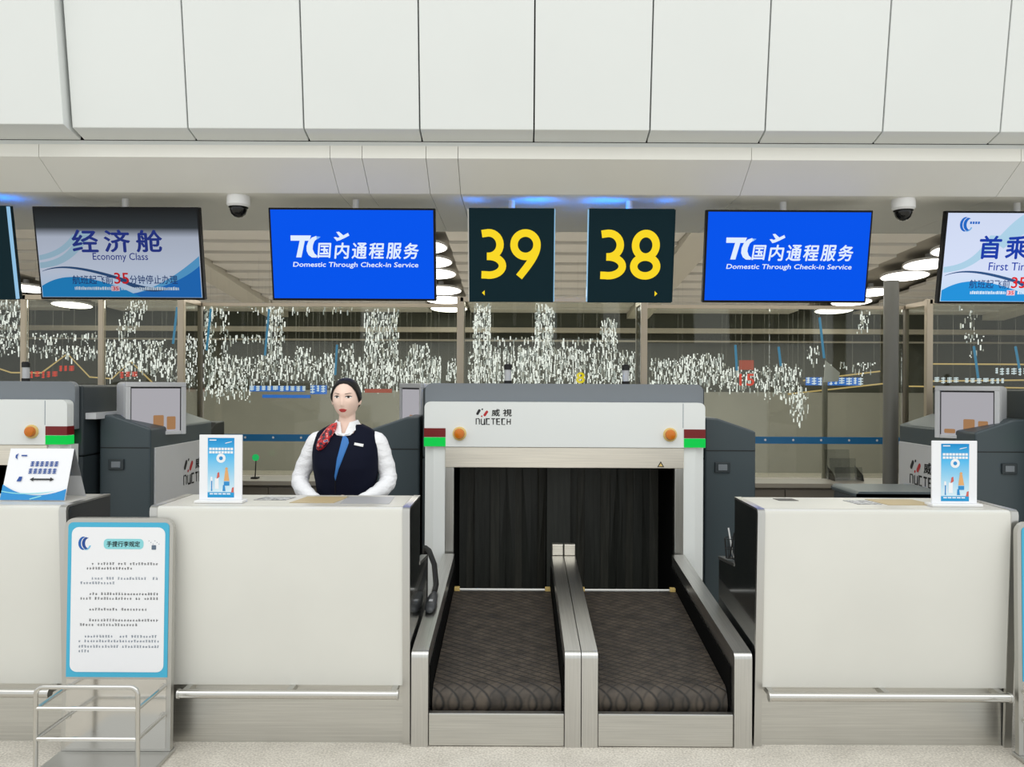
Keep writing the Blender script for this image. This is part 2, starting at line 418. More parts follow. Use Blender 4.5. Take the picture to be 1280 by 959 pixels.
def recess(name, x0, x1, joint, stripe):
    w = struct(name)
    post(w, x0 + .005, GB - .05, .035, .05, GT - .02, 'post_dark'); post(w, x1 - .005, GB - .05, .035, .05, GT - .02, 'post_dark')
    pane(w, x0 + .03, joint - .002, GB, .74, GT - .05); pane(w, joint + .002, x1 - .03, GB, .74, GT - .05)
    MB().box(x0, x1, GB - .02, GB + .03, GT - .05, GT - .02).build('header', M['post'], w)
    for x in (x0, x1):
        MB().box(x - .006, x + .006, GF + .05, GB - .05, .06, GT - .05).build('pane', M['side_glass'], w)
        MB().box(x - .02, x + .02, GF + .05, GB - .05, GT - .05, GT - .01).build('header', M['post'], w)
    s = MB().box(stripe[0], stripe[1], GB - .004, GB - .001, 1.055, 1.12).build('blue_stripe', M['blue_band'], w)
    mb = MB(); x = stripe[0] + .12
    while x < stripe[1] - .1:
        mb.flat(arc(x, 1.09, .011, 0, 360, 8)[:-1], GB - .0055); x += .26
    mb.build('stripe_mark', M['paper'], s)
recess('window_2', XA, XB, PX(417, GB), (XA + .04, XB - .1))
w3 = struct('window_3')
post(w3, XB, GF, .06); post(w3, XC, GF, .055); pane(w3, XB + .03, XC - .03, GF + .02); header(w3, XB, XC, GF)
recess('window_4', XC, XD, PX(962, GB), (XC + .04, XD - .04))
w5 = struct('window_5')
post(w5, XD, GF, .055); pane(w5, XD + .03, 5.4, GF + .02); post(w5, 5.43, GF, .05); pane(w5, 5.46, 7.2, GF + .02); header(w5, XD, 7.2, GF)

# low cabinets under the recessed glass
def back_cabinet(x0, x1, joints, label):
    t = thing('low_cabinet', label, 'cabinet', ((x0 + x1) / 2, 7.25, 0), 'low cabinets along the glass')
    MB().box(x0, x1, 7.08, 7.42, 0, .69).build('body', M['cab'], t)
    MB().box(x0, x1, 7.04, 7.425, .695, .735).build('top', M['ledge'], t, bevel=.004)
    xs = [x0] + joints + [x1]
    for i in range(len(xs) - 1):
        MB().box(xs[i] + .004, xs[i + 1] - .004, 7.06, 7.08, .03, .675).build('door', M['cab'], t, bevel=.003)
back_cabinet(XA + .03, XB - .03, [PX(p, 7.06) for p in (336, 415, 495)], 'long low taupe cabinet under the glass, behind the standing woman')
back_cabinet(XC + .03, XD - .03, [PX(p, 7.06) for p in (982, 1045)], 'long low taupe cabinet under the glass beside the round grey column')

# round column
t = thing('round_column', 'slim round grey metal column in front of the glass partition', 'column', (PX(1113.5, 6.9), 6.9, 0))
r = .062
MB().lathe([(r, 0), (r, PZ(349, 6.9))], (PX(1113.5, 6.9), 6.9, 0), 28).build('shaft', M['column'], t, smooth='auto')
MB().lathe([(r + .02, 0), (r + .02, .03), (r + .002, .04)], (PX(1113.5, 6.9), 6.9, 0), 28).build('base', M['column'], t, smooth='auto')

# ------------------------------------------------------------------ counters
CF, CB, CT = 3.50, 3.88, 1.054
def counter(x0, x1, label, dark_side, bar):
    t = thing('check_in_counter', label, 'counter', ((x0 + x1) / 2, 3.7, 0), 'check-in counters')
    tw = .032
    # white front board, leaning slightly back towards the floor
    fp = [(3.535, .265), (CF + .0, CT - .02), (CF + .004, CT - .006), (CF + .016, CT), (CB, CT), (CB, CT - .03), (CF + .05, CT - .03), (3.57, .265)]
    MB().prism_x(fp, x0 + tw, x1 - tw).build('front_board', M['counter'], t, smooth='auto')
    # worktop surface inlay
    MB().box(x0 + tw + .004, x1 - tw - .004, CF + .03, CB - .004, CT + .0003, CT + .0022).build('worktop', M['counter_top'], t)
    MB().box(x0 + tw, x1 - tw, 3.56, 3.60, 0, .265).build('kick_plate', M['steel_h'], t)
    # end panels with steel edge trims
    prof = [(3.545, 0), (CF + .006, CT - .02), (CF + .02, CT - .001), (CB, CT - .001), (CB, .73), (4.18, .70), (4.18, 0)]
    for a, b, s in ((x0, x0 + tw, -1), (x1 - tw, x1, 1)):
        wing = prof
        MB().prism_x(wing, a + .002, b - .002).build('end_panel', M['black_gloss'], t)
        tp = [(3.54, 0), (CF - .003, CT - .02), (CF + .001, CT - .005), (CF + .015, CT + .004), (CB, CT + .004), (CB, CT - .004), (CF + .022, CT - .004), (CF + .014, CT - .02), (3.556, 0)]
        MB().prism_x(tp, a, b).build('edge_trim', M['steel_trim'], t, smooth='auto')
        MB().prism_x([(CB, .735), (4.185, .705), (4.185, .69), (CB, .72)], a, b).build('edge_trim', M['steel_trim'], t)
    # bumper rail
    bz, by = .254, 3.455
    b = MB().tube([(bar[0], by, bz), (bar[1], by, bz)], .019, 16).build('bumper_rail', M['chrome'], t, smooth='auto')
    for x in (bar[0] + .02, (bar[0] + bar[1]) / 2, bar[1] - .02):
        MB().box(x - .012, x + .012, by + .012, 3.565, bz - .012, bz + .012).build('bracket', M['steel_trim'], b)
    for x in (bar[0], bar[1]):
        MB().tube([(x - .004, by, bz), (x + .004, by, bz)], .0215, 16).build('end_cap', M['steel_trim'], b, smooth='auto')
    return t
counter(-1.61, -.4725, 'white check-in counter with a steel bumper rail, the woman standing behind it', 1, (-1.46, -.515))
counter(1.05, 2.19, 'white check-in counter with its black wing panel beside the luggage belts and no attendant', -1, (1.09, 2.13))
counter(-3.12, -1.975, 'white check-in counter carrying the folded tent sign', 1, (-3.08, -2.02))

# ------------------------------------------------------------------ conveyors
def rail(t, x0, x1, zf, zb, yf=3.52, yb=4.96, block=False):
    r = .03
    prof = [(yf, 0), (yf, zf - r)] + [(yf + r - r * math.cos(R(a)), zf - r + r * math.sin(R(a))) for a in (15, 30, 45, 60, 75, 90)] + [(yb, zb)]
    prof += [(yb, zb - .2), (yb, 0)]
    MB().prism_x(prof, x0, x1).build('side_rail', M['steel'], t, smooth='auto')
def conveyor(x0, x1, rw0, rw1, label, zb0, zb1):
    t = thing('luggage_conveyor', label, 'conveyor', ((x0 + x1) / 2, 4.2, 0), 'luggage conveyors')
    rail(t, x0, x0 + rw0, .42, zb0); rail(t, x1 - rw1, x1, .42, zb1)
    a, b = x0 + rw0, x1 - rw1
    MB().box(a + .002, b - .002, 3.525, 3.56, .003, .146).build('front_panel', M['steel_h'], t, bevel=.004)
    # belt with a rounded front end
    top = [(4.76, .366), (3.66, .238)]
    nose = [(3.655 - .07 * math.sin(R(q)), .163 + .075 * math.cos(R(q))) for q in (10, 25, 40, 55, 70, 85, 100, 120)]
    bp = top + nose + [(3.66, .11), (4.76, .30)]
    MB().prism_x(bp, a + .012, b - .012).build('belt', M['belt'], t, smooth='auto')
    MB().prism_x([(3.562, .0), (3.562, .06), (3.60, .09), (3.66, .105), (4.76, .29), (4.9, .32), (4.9, 0)], a + .004, b - .004).build('bed', M['black'], t)
    for xa, xb in ((a + .0005, a + .008), (b - .008, b - .0005)):
        MB().prism_x([(3.575, .16), (3.575, .34), (4.955, .47), (4.955, .33)], xa, xb).build('liner', M['tunnel'], t)
    for x in (a + .03, b - .03):
        MB().box(x - .016, x + .016, 4.765, 4.80, .35, .385).build('bracket', M['amber_ring'], t, bevel=.003)
    xb_ = (x1 - rw1, x1) if x0 < 0 else (x0, x0 + rw0)
    MB().box(xb_[0] + .001, xb_[1] - .001, 4.915, 4.965, .548, .615).build('rail_end', M['header_steel'], t, bevel=.004)
    MB().tube([(a + .012, 4.80, .362), (b - .012, 4.80, .362)], .012, 10).build('roller', M['steel_trim'], t, smooth='auto')
    return t
conveyor(-.465, .281, .074, .070, 'left of the paired luggage belts with steel rails, below the logo end of the scanner', .545, .55)
conveyor(.285, 1.035, .071, .078, 'right of the paired luggage belts with steel rails, beside the unattended counter', .55, .545)

# ------------------------------------------------------------------ baggage scanners
NUC = {  # square letters on a 4 x 6 cell
    'n': [[(0, 0), (0, 6), (3.2, 6), (4, 5.2), (4, 0)]], 'u': [[(0, 6), (0, .8), (.8, 0), (4, 0), (4, 6)]], 'c': [[(4, 6), (0, 6), (0, 0), (4, 0)]],
    't': [[(-.4, 6), (4.4, 6)], [(2, 6), (2, 0)]], 'e': [[(4, 6), (0, 6), (0, 0), (4, 0)], [(0, 3), (3.8, 3)]], 'h': [[(0, 0), (0, 6)], [(4, 0), (4, 6)], [(0, 3), (4, 3)]]}
def nuctech(parent, y, x0, x1, z0, z1, xform=None):
    """logo: emblem, two characters, square lettering; (x,z) box on plane y facing -Y"""
    w, h = x1 - x0, z1 - z0
    def tf(mb):
        if xform: mb.v = [xform(v) for v in mb.v]
        return mb
    mb = MB(); cw = w / 7.0
    for i, ch in enumerate('nuctech'):
        for st in NUC[ch]:
            mb.stroke([(x0 + cw * (i + .1 + p[0] / 4 * .62), z0 + p[1] / 6 * h * .36 + h * .03) for p in st], w * .027, y)
    put_text(mb, '威', x0 + w * .44, x0 + w * .67, z0 + h * .54, z1, y, .02); put_text(mb, '視', x0 + w * .75, x1, z0 + h * .54, z1, y, .02)
    def capsule(a, b, r):
        dx, dz = b[0] - a[0], b[1] - a[1]; an = math.degrees(math.atan2(dz, dx))
        return arc(b[0], b[1], r, an - 90, an + 90, 8) + arc(a[0], a[1], r, an + 90, an + 270, 8)
    e = lambda u, v: (x0 + w * u, z0 + h * v)
    mb.flat(capsule(e(.05, .70), e(.10, .90), w * .035), y); mb.flat(capsule(e(.18, .97), e(.185, .985), w * .02), y)
    o = tf(mb).build('logo', M['ink'], parent)
    m2 = MB(); m2.flat(capsule(e(.25, .62), e(.31, .82), w * .035), y); m2.flat(capsule(e(.165, .535), e(.17, .55), w * .02), y)
    tf(m2).build('logo_red', M['ink_red'], o)

def scanner(cx, label, cabs, monitors, strips=True):
    t = thing('baggage_scanner', label, 'scanner', (cx, 5.6, 0), 'baggage scanners')
    Y0 = 4.98; W = .874
    X = lambda a: cx + a
    # white hood: front board with rounded corners, and two legs
    sh = rrect(X(-W), X(W), 1.207, 1.487, .035, 6, True)
    MB().prism_y(sh, Y0, Y0 + .075).build('hood', M['mach_white'], t, bevel=.012, seg=3)
    MB().box(X(.735), X(.738), Y0 - .001, Y0 + .002, 1.33, 1.482).build('hood_seam', M['ink_grey'], t)
    for s in (-1, 1):
        xs = sorted((X(s * W), X(s * .745)))
        xo, xi = X(s * W), X(s * .745); xm = X(s * (W - .055))
        pr = [(xi, Y0 + .02), (xm, Y0 + .02), (xo, Y0 + .05), (xo, Y0 + .13), (xi, Y0 + .13)]
        mb = MB(); n = 5
        mb.add([(p[0], p[1], 0) for p in pr] + [(p[0], p[1], 1.205) for p in pr], [tuple(range(n)), tuple(range(n, 2 * n))] + [(i, (i + 1) % n, (i + 1) % n + n, i + n) for i in range(n)])
        mb.build('leg', M['mach_white'], t)
        MB().box(min(X(s * (W + .002)), X(s * .742)), max(X(s * (W + .002)), X(s * .742)), Y0 - .004, Y0 + .078, 1.267, 1.322).build('status_light', M['red_led'], t, label='dark red status light')
        MB().box(min(X(s * (W + .002)), X(s * .742)), max(X(s * (W + .002)), X(s * .742)), Y0 - .004, Y0 + .078, 1.209, 1.264).build('status_light', M['green_led'], t, label='lit green status light')
        MB().box(*sorted((X(s * .745), X(s * .690))), Y0 + .015, Y0 + .06, 0.3, 1.077).build('jamb', M['steel'], t, bevel=.003)
        # amber stop button
        bx = X(s * .655); bz = PZ(542.5, Y0)
        b = MB().lathe([(.043, 0), (.043, .008), (.034, .012)], (bx, Y0, bz), 20, 'y').build('button_ring', M['amber_ring'], t, smooth='auto')
        MB().lathe([(.031, .0), (.033, .02), (.028, .034), (.012, .04)], (bx, Y0, bz), 20, 'y').build('button', M['amber'], b, smooth='auto', label='amber domed stop button')
    MB().box(X(-.745), X(.745), Y0 + .01, Y0 + .06, 1.077, 1.205).build('header', M['header_steel'], t, bevel=.003)
    # warning sticker
    wx, wz = X(.60), 1.10
    MB().flat([(wx - .022, wz - .015), (wx + .022, wz - .015), (wx, wz + .022)], Y0 + .0085).build('warning_sticker', M['ink'], t)
    MB().flat([(wx - .013, wz - .010), (wx + .013, wz - .010), (wx, wz + .011)], Y0 + .0078).build('warning_sticker', M['amber_ring'], t)
    # grey top cover
    gp = rrect(X(-W - .005), X(W + .005), 1.30, 1.602, .045, 6, True)
    MB().prism_y(gp, Y0 + .078, Y0 + .13).build('top_cover', M['mach_grey'], t, bevel=.008)
    nuctech(t, Y0 - .001, X(-.555), X(-.33), PZ(531.5, Y0), PZ(511.5, Y0))
    # tunnel shell
    for a, b in ((-.745, -.700), (.700, .745)):
        MB().box(X(a), X(b), Y0 + .06, 6.2, 0, 1.10).build('tunnel_wall', M['tunnel'], t)
    MB().box(X(-.7), X(.7), Y0 + .06, 6.2, 1.08, 1.12).build('tunnel_roof', M['tunnel'], t)
    MB().box(X(-.7), X(.7), 5.96, 6.0, 0, 1.08).build('tunnel_back', M['tunnel'], t)
    MB().box(X(-.7), X(.7), Y0 + .06, 5.96, .09, .13).build('tunnel_bed', M['tunnel'], t)
    if strips:
        MB().box(X(-.09), X(.07), 5.50, 5.53, .14, 1.08).build('centre_flap', M['rubber'], t)
        for a, b in ((-.70, -.09), (.07, .70)):
            n = 11; w = (b - a) / n
            for i in range(n):
                yy = 5.64 + (.012 if i % 2 else 0) + rnd.uniform(-.004, .004)
                tilt = rnd.uniform(-.012, .012)
                xa = X(a + w * i - .004); xb = X(a + w * (i + 1) + .002)
                mb = MB(); mb.add([(xa, yy, 1.08), (xb, yy + .004, 1.08), (xb, yy + .008, 1.08), (xa, yy + .004, 1.08),
                                   (xa + tilt * .3, yy + tilt, .14), (xb + tilt * .3, yy + .004 - tilt, .14), (xb + tilt * .3, yy + .009 - tilt, .14), (xa + tilt * .3, yy + .005 + tilt, .14)],
                                  [(0, 1, 2, 3), (4, 7, 6, 5), (0, 4, 5, 1), (1, 5, 6, 2), (2, 6, 7, 3), (3, 7, 4, 0)])
                mb.build('rubber_strip', M['rubber2'] if (i % 3 == 1) else M['rubber'], t)
    # body behind the hood
    MB().box(X(-.90), X(.90), Y0 + .135, 6.5, 1.125, 1.575).build('body', M['mach_darker'], t, bevel=.01)
    for a, b in ((-.90, -.75), (.75, .90)):
        MB().box(X(a), X(b), Y0 + .135, 6.5, 0, 1.12).build('body_side', M['mach_darker'], t)
    for sg in (cabs if cx < -1 else ()):
        MB().box(*sorted((X(sg * .902), X(sg * .97))), Y0 + .16, 5.9, 1.36, 1.40).build('ledge', M['offwhite'], t)
    # beacons on the roof
    for s in (-.36, .42):
        x = X(s)
        b = MB().lathe([(.022, .0), (.022, .145)], (x, 5.3, 1.576), 14).build('beacon', M['offwhite'], t, smooth='auto')
        MB().lathe([(.026, .0), (.026, .045)], (x, 5.3, 1.576), 14).build('beacon_base', M['black'], b, smooth='auto')
        MB().lathe([(.026, .118), (.026, .148), (.02, .155)], (x, 5.3, 1.576), 14).build('beacon_cap', M['black'], b, smooth='auto')
    # side cabinets with a sloping top
    for s in cabs:
        pr = [(X(s * .935), 0), (X(s * .935), 1.385), (X(s * 1.02), 1.38), (X(s * 1.27), 1.295), (X(s * 1.27), 0)]
        c = MB().prism_y(pr, 5.25, 6.3).build('side_cabinet', M['mach_dark'], t, bevel=.012)
        MB().box(*sorted((X(s * .94), X(s * 1.265))), 5.247, 5.252, 1.166, 1.171).build('seam', M['black'], c)
        hx = X(s * 1.05); hz = PZ(583, 5.25)
        if cx > -1 and cx < 1 and s < 0: hz = .62   # latch sits low on this cabinet, behind the counter
        h = MB().box(hx - .05, hx + .05, 5.236, 5.25, hz - .035, hz + .035).build('latch_plate', M['mach_darker'], c, bevel=.004)
        MB().box(hx - .03, hx + .03, 5.232, 5.238, hz - .02, hz + .02).build('latch', M['mach_grey'], c, bevel=.003)
        # white outer board with the logo
        xo = X(s * 1.27); xs = sorted((xo, xo + s * .012))
        MB().box(xs[0], xs[1], 5.30, 6.28, .45, 1.165).build('side_board', M['offwhite'], c, bevel=.003)
        yc = 5.98 if s > 0 else 5.86
        xf = (lambda v: (xo + .0135, yc + v[0], v[2])) if s > 0 else (lambda v: (xo - .0135, yc - v[0], v[2]))
        nuctech(c, 0, -.24, .24, .855, 1.04, xf)
    for s in monitors:
        side = abs(cx) > 1
        mx = s * 1.19 if side else s * 1.02; my = 5.47 if side else 5.75; ang = R(45) * s if side else R(60) * s
        r = MB().prism_y(rrect(-.20, .20, -.03, .285, .03, 5), -.03, .13).build('operator_screen', M['offwhite'], t, local=True, bevel=.012, label='white housed operator screen')
        r.location = (mx, my - 5.6, 1.315); r.rotation_euler = (0, 0, ang)
        fr = .032
        for a in ((-.20, .20, .285 - fr, .285), (-.20, -.20 + fr, -.075, .285 - fr), (.20 - fr, .20, -.075, .285 - fr), (-.20 + fr, .20 - fr, -.075, -.05)):
            MB().box(a[0], a[1], -.055, -.031, a[2], a[3]).build('bezel', M['offwhite'], r, local=True, bevel=.004)
        MB().box(-.168, .168, -.042, -.0345, -.05, .253).build('bezel_gap', M['ink'], r, local=True)
        MB().box(-.160, .160, -.046, -.0425, -.05, .242).build('display', emis('display_grey', (186, 184, 190), .8), r, local=True)
        for q in ((-.02, .05, -.04, .06), (.07, .13, -.04, .05), (-.14, -.07, -.04, -.01)):
            MB().flat(rrect(*q, .008, 3), -.0466).build('display_image', emis('display_brown', (176, 132, 92), .8), r, local=True)
    return t
left_c = PX(84, 4.98) - .874
scanner(.29, 'baggage scanner with black rubber strips, standing behind the two luggage belts', (-1, 1), (-1,))
sc_left = scanner(left_c, 'baggage scanner behind the counter with the tent sign', (1,), (1,))
scanner(.29 + 3.98, 'baggage scanner beyond the round column, its white side board bearing the logo', (-1,), (-1,), strips=False)

# dark flap and strut on the left scanner's cabinet
bx0, bx1 = PX(214, 6.6), PX(270, 6.6)
eb = MB().prism_x([(6.32, .0), (6.32, PZ(552, 6.32)), (6.6, PZ(530, 6.6)), (6.8, PZ(528, 6.8)), (6.8, 0)], bx0, bx1).build('equipment_bin', M['black'], sc_left, bevel=.01)
MB().tube([(PX(222, 6.25), 6.25, PZ(518, 6.25)), (PX(246, 6.30), 6.30, PZ(549, 6.30))], .006, 8).build('strut', M['steel_trim'], eb, smooth='auto')
# low dark cover behind the right counter
t = thing('equipment_cover', 'low dark grey rounded cover behind the unattended counter', 'cover', (PX(1112, 5.0), 5.0, 0))
x0, x1 = PX(1059, 5.0), PX(1166, 5.0)
MB().prism_y(rrect(x0, x1, 0, PZ(609.5, 5.0), .06, 6, True), 4.85, 5.2).build('body', M['mach_darker'], t, bevel=.01)
MB().prism_y(rrect(x0 - .012, x1 + .012, PZ(618, 5.0), PZ(609, 5.0) + .004, .03, 6), 4.83, 5.22).build('lid', M['mach_dark'], t, bevel=.006)

# ------------------------------------------------------------------ suspended screens and number signs
TY, BY, TZ, BZ = 4.90, 5.00, 2.673, 2.115
K = 1.02 / 206.0
TILT = math.atan2(BY - TY, TZ - BZ)
SC_Z = (TZ + BZ) / 2; SC_Y = (TY + BY) / 2
def hung(name, label, cat, x, w, group, rod_dx=0.0, h=.567):
    t = thing(name, label, cat, (x, SC_Y, SC_Z), group, rot=(TILT, 0, 0))
    # hanging rod, vertical in the world
    o = bpy.data.objects.new('rod', MB().lathe([(.02, -.05), (.02, .50), (.03, .50), (.03, .515)], n=14).build('rod_tmp', M['white'], None).data); C.objects.link(o)
    bpy.data.objects.remove(bpy.data.objects['rod_tmp'])
    o.parent = t; o.location = (rod_dx, .055, .0); o.rotation_euler = (-TILT, 0, 0)
    o.scale = (1, 1, 1)
    o.location = (rod_dx, .06, -.11)
    return t
def tv(x, label, w=1.022, h=.567, group='suspended screens', screen=None, rod_dx=0.0):
    t = hung('suspended_screen', label, 'screen', x, w, group, rod_dx)
    MB().box(-w / 2, w / 2, 0, .045, -h / 2, h / 2).build('housing', M['tv_frame'], t, local=True, bevel=.004)
    MB().box(-w / 2 + .2, w / 2 - .2, .045, .075, -h / 2 + .1, h / 2 - .1).build('back_box', M['tv_frame'], t, local=True, bevel=.004)
    s = MB().box(-w / 2 + .012, w / 2 - .012, -.0015, .0, -h / 2 + .014, h / 2 - .012).build('display', screen or M['screen_blue'], t, local=True)
    return t, s
def uv(px, py, cx, cy=319.5): return ((px - cx) * K, -(py - cy) * K)

def blue_tv(cx_px, x, label):
    t, s = tv(x, label)
    U = lambda px, py: uv(px, py, 440.5)
    yy = -.0025
    mb = MB()
    # T
    mb.flat([U(363.5, 302.5), U(363.5, 296), U(389, 296), U(387, 302.5)], yy)
    mb.flat([U(375, 301), U(381.5, 301), U(376, 323), U(369.5, 323)], yy - .0001)
    # C : thick italic crescent
    outer = [(395.5, 296.5), (390, 298.5), (385.5, 303), (383, 309), (382.8, 315), (385, 320), (389, 323), (395, 323.2)]
    inner = [(396, 321), (392.5, 318), (390.5, 313), (391, 308), (393, 303), (397.5, 299)]
    n = len(outer); pts = [U(*p) for p in outer + inner]
    mb.flat(pts, yy)
    # plane
    mb.stroke([U(420.2, 301), U(424, 300), U(430, 297.3), U(436, 294.2)], 3.6 * K, yy - .0002)
    mb.flat([U(420.6, 291.6), U(424, 291.2), U(430.5, 296.6), U(426, 299.4)], yy - .0001)
    mb.flat([U(417.2, 298.2), U(419.8, 297.6), U(424.5, 299.8), U(421, 302.4)], yy - .0003)
    put_text(mb, '国', *[U(396, 0)[0], U(414, 0)[0]], U(0, 323.5)[1], U(0, 305)[1], yy, .022, .12)
    for i, ch in enumerate('内通程服务'):
        a = 417 + i * 21.6
        put_text(mb, ch, U(a, 0)[0], U(a + 19.5, 0)[0], U(0, 324.5)[1], U(0, 304.5)[1], yy, .022, .12)
    put_text(mb, 'Domestic Through Check-in Service', U(365, 0)[0], U(522, 0)[0], U(0, 336.5)[1], U(0, 328.5)[1], yy, .018, .12)
    mb.build('display_print', M['screen_white'], s, local=True)
    m2 = MB(); m2.flat([U(395.5, 297), U(401, 297.5), U(398.5, 299.6), U(396, 301)], yy)
    m2.build('display_print', emis('screen_light_blue', (120, 178, 250)), s, local=True)
blue_tv(440, PX(440.5, 4.95), 'blue through check-in service screen hanging over the standing woman')
blue_tv(984, PX(983, 4.95), 'blue through check-in service screen hanging over the unattended counter')

def wave(mb, top, bot, y): # band between two curves given as (x,z) lists
    n = len(top); mb.flat_mesh(top + bot, [(i, i + 1, n + i + 1, n + i) for i in range(n - 1)], y)
def bez(p0, p1, p2, p3, n=20):
    out = []
    for i in range(n + 1):
        t = i / n; a = (1 - t) ** 3; b = 3 * t * (1 - t) ** 2; c = 3 * t * t * (1 - t); d = t ** 3
        out.append((a * p0[0] + b * p1[0] + c * p2[0] + d * p3[0], a * p0[1] + b * p1[1] + c * p2[1] + d * p3[1]))
    return out
def grad_mat(name, stops, emit=1.0, z0=-.28, z1=.28):
    m = bpy.data.materials.new(name); m.use_nodes = True; nt = m.node_tree; b = nt.nodes['Principled BSDF']
    tc = nt.nodes.new('ShaderNodeTexCoord'); sp = nt.nodes.new('ShaderNodeSeparateXYZ'); mr = nt.nodes.new('ShaderNodeMapRange')
    mr.inputs['From Min'].default_value = z0; mr.inputs['From Max'].default_value = z1
    rp = nt.nodes.new('ShaderNodeValToRGB'); e = rp.color_ramp.elements
    while len(e) < len(stops): e.new(0.5)
    for i, (p, c) in enumerate(stops): e[i].position = p; e[i].color = col(*c)
    nt.links.new(tc.outputs['Object'], sp.inputs[0]); nt.links.new(sp.outputs['Z'], mr.inputs[0]); nt.links.new(mr.outputs[0], rp.inputs[0])
    nt.links.new(rp.outputs[0], b.inputs['Emission Color']); b.inputs['Emission Strength'].default_value = emit
    b.inputs['Base Color'].default_value = (.01, .01, .01, 1); b.inputs['Specular IOR Level'].default_value = .03; b.inputs['Roughness'].default_value = .15
    return m
def class_tv(x, label, cx, dim, title, sub, tail):
    d = dim
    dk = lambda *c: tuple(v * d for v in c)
    if dim < 1: sm = grad_mat('screen_pale_dark_top', [(0, (150, 178, 205)), (.30, (172, 182, 200)), (.68, (160, 168, 184)), (.78, (44, 50, 54)), (1, (12, 14, 16))])  # emission ramp falls to near black at the top
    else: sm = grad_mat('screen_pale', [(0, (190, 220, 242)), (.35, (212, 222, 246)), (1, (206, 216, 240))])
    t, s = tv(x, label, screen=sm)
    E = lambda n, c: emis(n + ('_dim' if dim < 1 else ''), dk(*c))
    U = lambda px, py: uv(px, py, cx)
    x0, x1 = cx - 100, cx + 100; zb = 373
    def curve(ps): return [U(x0 + a * 200, py) for a, py in ps]
    def sm_curve(p0, p1, p2, p3): return bez(U(x0 + 200 * p0[0], p0[1]), U(x0 + 200 * p1[0], p1[1]), U(x0 + 200 * p2[0], p2[1]), U(x0 + 200 * p3[0], p3[1]))
    # pale sweeps
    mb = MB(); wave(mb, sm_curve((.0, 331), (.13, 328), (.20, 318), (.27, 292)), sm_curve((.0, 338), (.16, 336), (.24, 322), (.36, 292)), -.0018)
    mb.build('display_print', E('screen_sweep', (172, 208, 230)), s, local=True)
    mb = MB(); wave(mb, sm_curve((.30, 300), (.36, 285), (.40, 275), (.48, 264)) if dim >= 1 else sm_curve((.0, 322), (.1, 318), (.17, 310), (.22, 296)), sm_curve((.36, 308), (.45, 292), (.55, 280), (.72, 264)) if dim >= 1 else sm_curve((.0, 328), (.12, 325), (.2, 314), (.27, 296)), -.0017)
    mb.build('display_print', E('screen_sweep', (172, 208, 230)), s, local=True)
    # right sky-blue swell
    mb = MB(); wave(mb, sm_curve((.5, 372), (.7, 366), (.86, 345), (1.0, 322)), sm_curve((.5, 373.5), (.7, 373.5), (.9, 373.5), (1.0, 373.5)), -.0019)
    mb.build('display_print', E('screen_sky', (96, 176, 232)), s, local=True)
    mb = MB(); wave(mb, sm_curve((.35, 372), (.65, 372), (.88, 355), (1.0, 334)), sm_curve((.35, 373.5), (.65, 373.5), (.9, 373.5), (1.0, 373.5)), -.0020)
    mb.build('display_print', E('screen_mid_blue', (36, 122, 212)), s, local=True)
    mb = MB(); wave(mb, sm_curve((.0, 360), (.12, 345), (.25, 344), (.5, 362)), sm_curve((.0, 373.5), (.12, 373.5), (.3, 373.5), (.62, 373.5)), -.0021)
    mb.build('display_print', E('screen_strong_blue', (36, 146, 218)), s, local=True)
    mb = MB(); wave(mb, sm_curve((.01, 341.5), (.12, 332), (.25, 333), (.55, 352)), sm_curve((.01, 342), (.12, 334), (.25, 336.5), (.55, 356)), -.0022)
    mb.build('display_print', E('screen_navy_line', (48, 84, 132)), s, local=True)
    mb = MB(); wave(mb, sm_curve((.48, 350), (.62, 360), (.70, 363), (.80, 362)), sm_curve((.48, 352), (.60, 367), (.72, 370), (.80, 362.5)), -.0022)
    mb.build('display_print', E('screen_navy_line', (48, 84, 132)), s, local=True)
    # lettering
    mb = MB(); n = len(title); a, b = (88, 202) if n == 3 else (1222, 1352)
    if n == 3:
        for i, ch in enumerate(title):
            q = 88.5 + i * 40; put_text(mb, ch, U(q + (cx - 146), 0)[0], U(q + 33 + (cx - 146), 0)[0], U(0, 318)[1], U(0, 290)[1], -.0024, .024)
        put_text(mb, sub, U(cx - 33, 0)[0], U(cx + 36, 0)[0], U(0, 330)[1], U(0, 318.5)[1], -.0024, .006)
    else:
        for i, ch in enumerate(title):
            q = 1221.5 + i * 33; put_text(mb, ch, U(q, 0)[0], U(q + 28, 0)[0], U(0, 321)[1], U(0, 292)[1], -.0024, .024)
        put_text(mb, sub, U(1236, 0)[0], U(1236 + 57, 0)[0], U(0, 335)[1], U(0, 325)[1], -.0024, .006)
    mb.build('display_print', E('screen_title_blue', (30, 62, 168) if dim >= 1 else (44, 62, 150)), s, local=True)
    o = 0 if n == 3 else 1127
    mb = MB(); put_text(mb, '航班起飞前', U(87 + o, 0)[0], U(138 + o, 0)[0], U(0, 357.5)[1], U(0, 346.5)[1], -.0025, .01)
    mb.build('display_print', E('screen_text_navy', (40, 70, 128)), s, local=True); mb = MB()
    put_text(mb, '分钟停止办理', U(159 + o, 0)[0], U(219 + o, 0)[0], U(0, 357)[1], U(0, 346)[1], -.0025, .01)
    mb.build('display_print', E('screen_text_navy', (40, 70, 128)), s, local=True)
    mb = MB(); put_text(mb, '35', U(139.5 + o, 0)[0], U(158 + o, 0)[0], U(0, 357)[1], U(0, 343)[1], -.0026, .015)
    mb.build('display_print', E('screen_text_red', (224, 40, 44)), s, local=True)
    mb = MB(); q = 89 + o
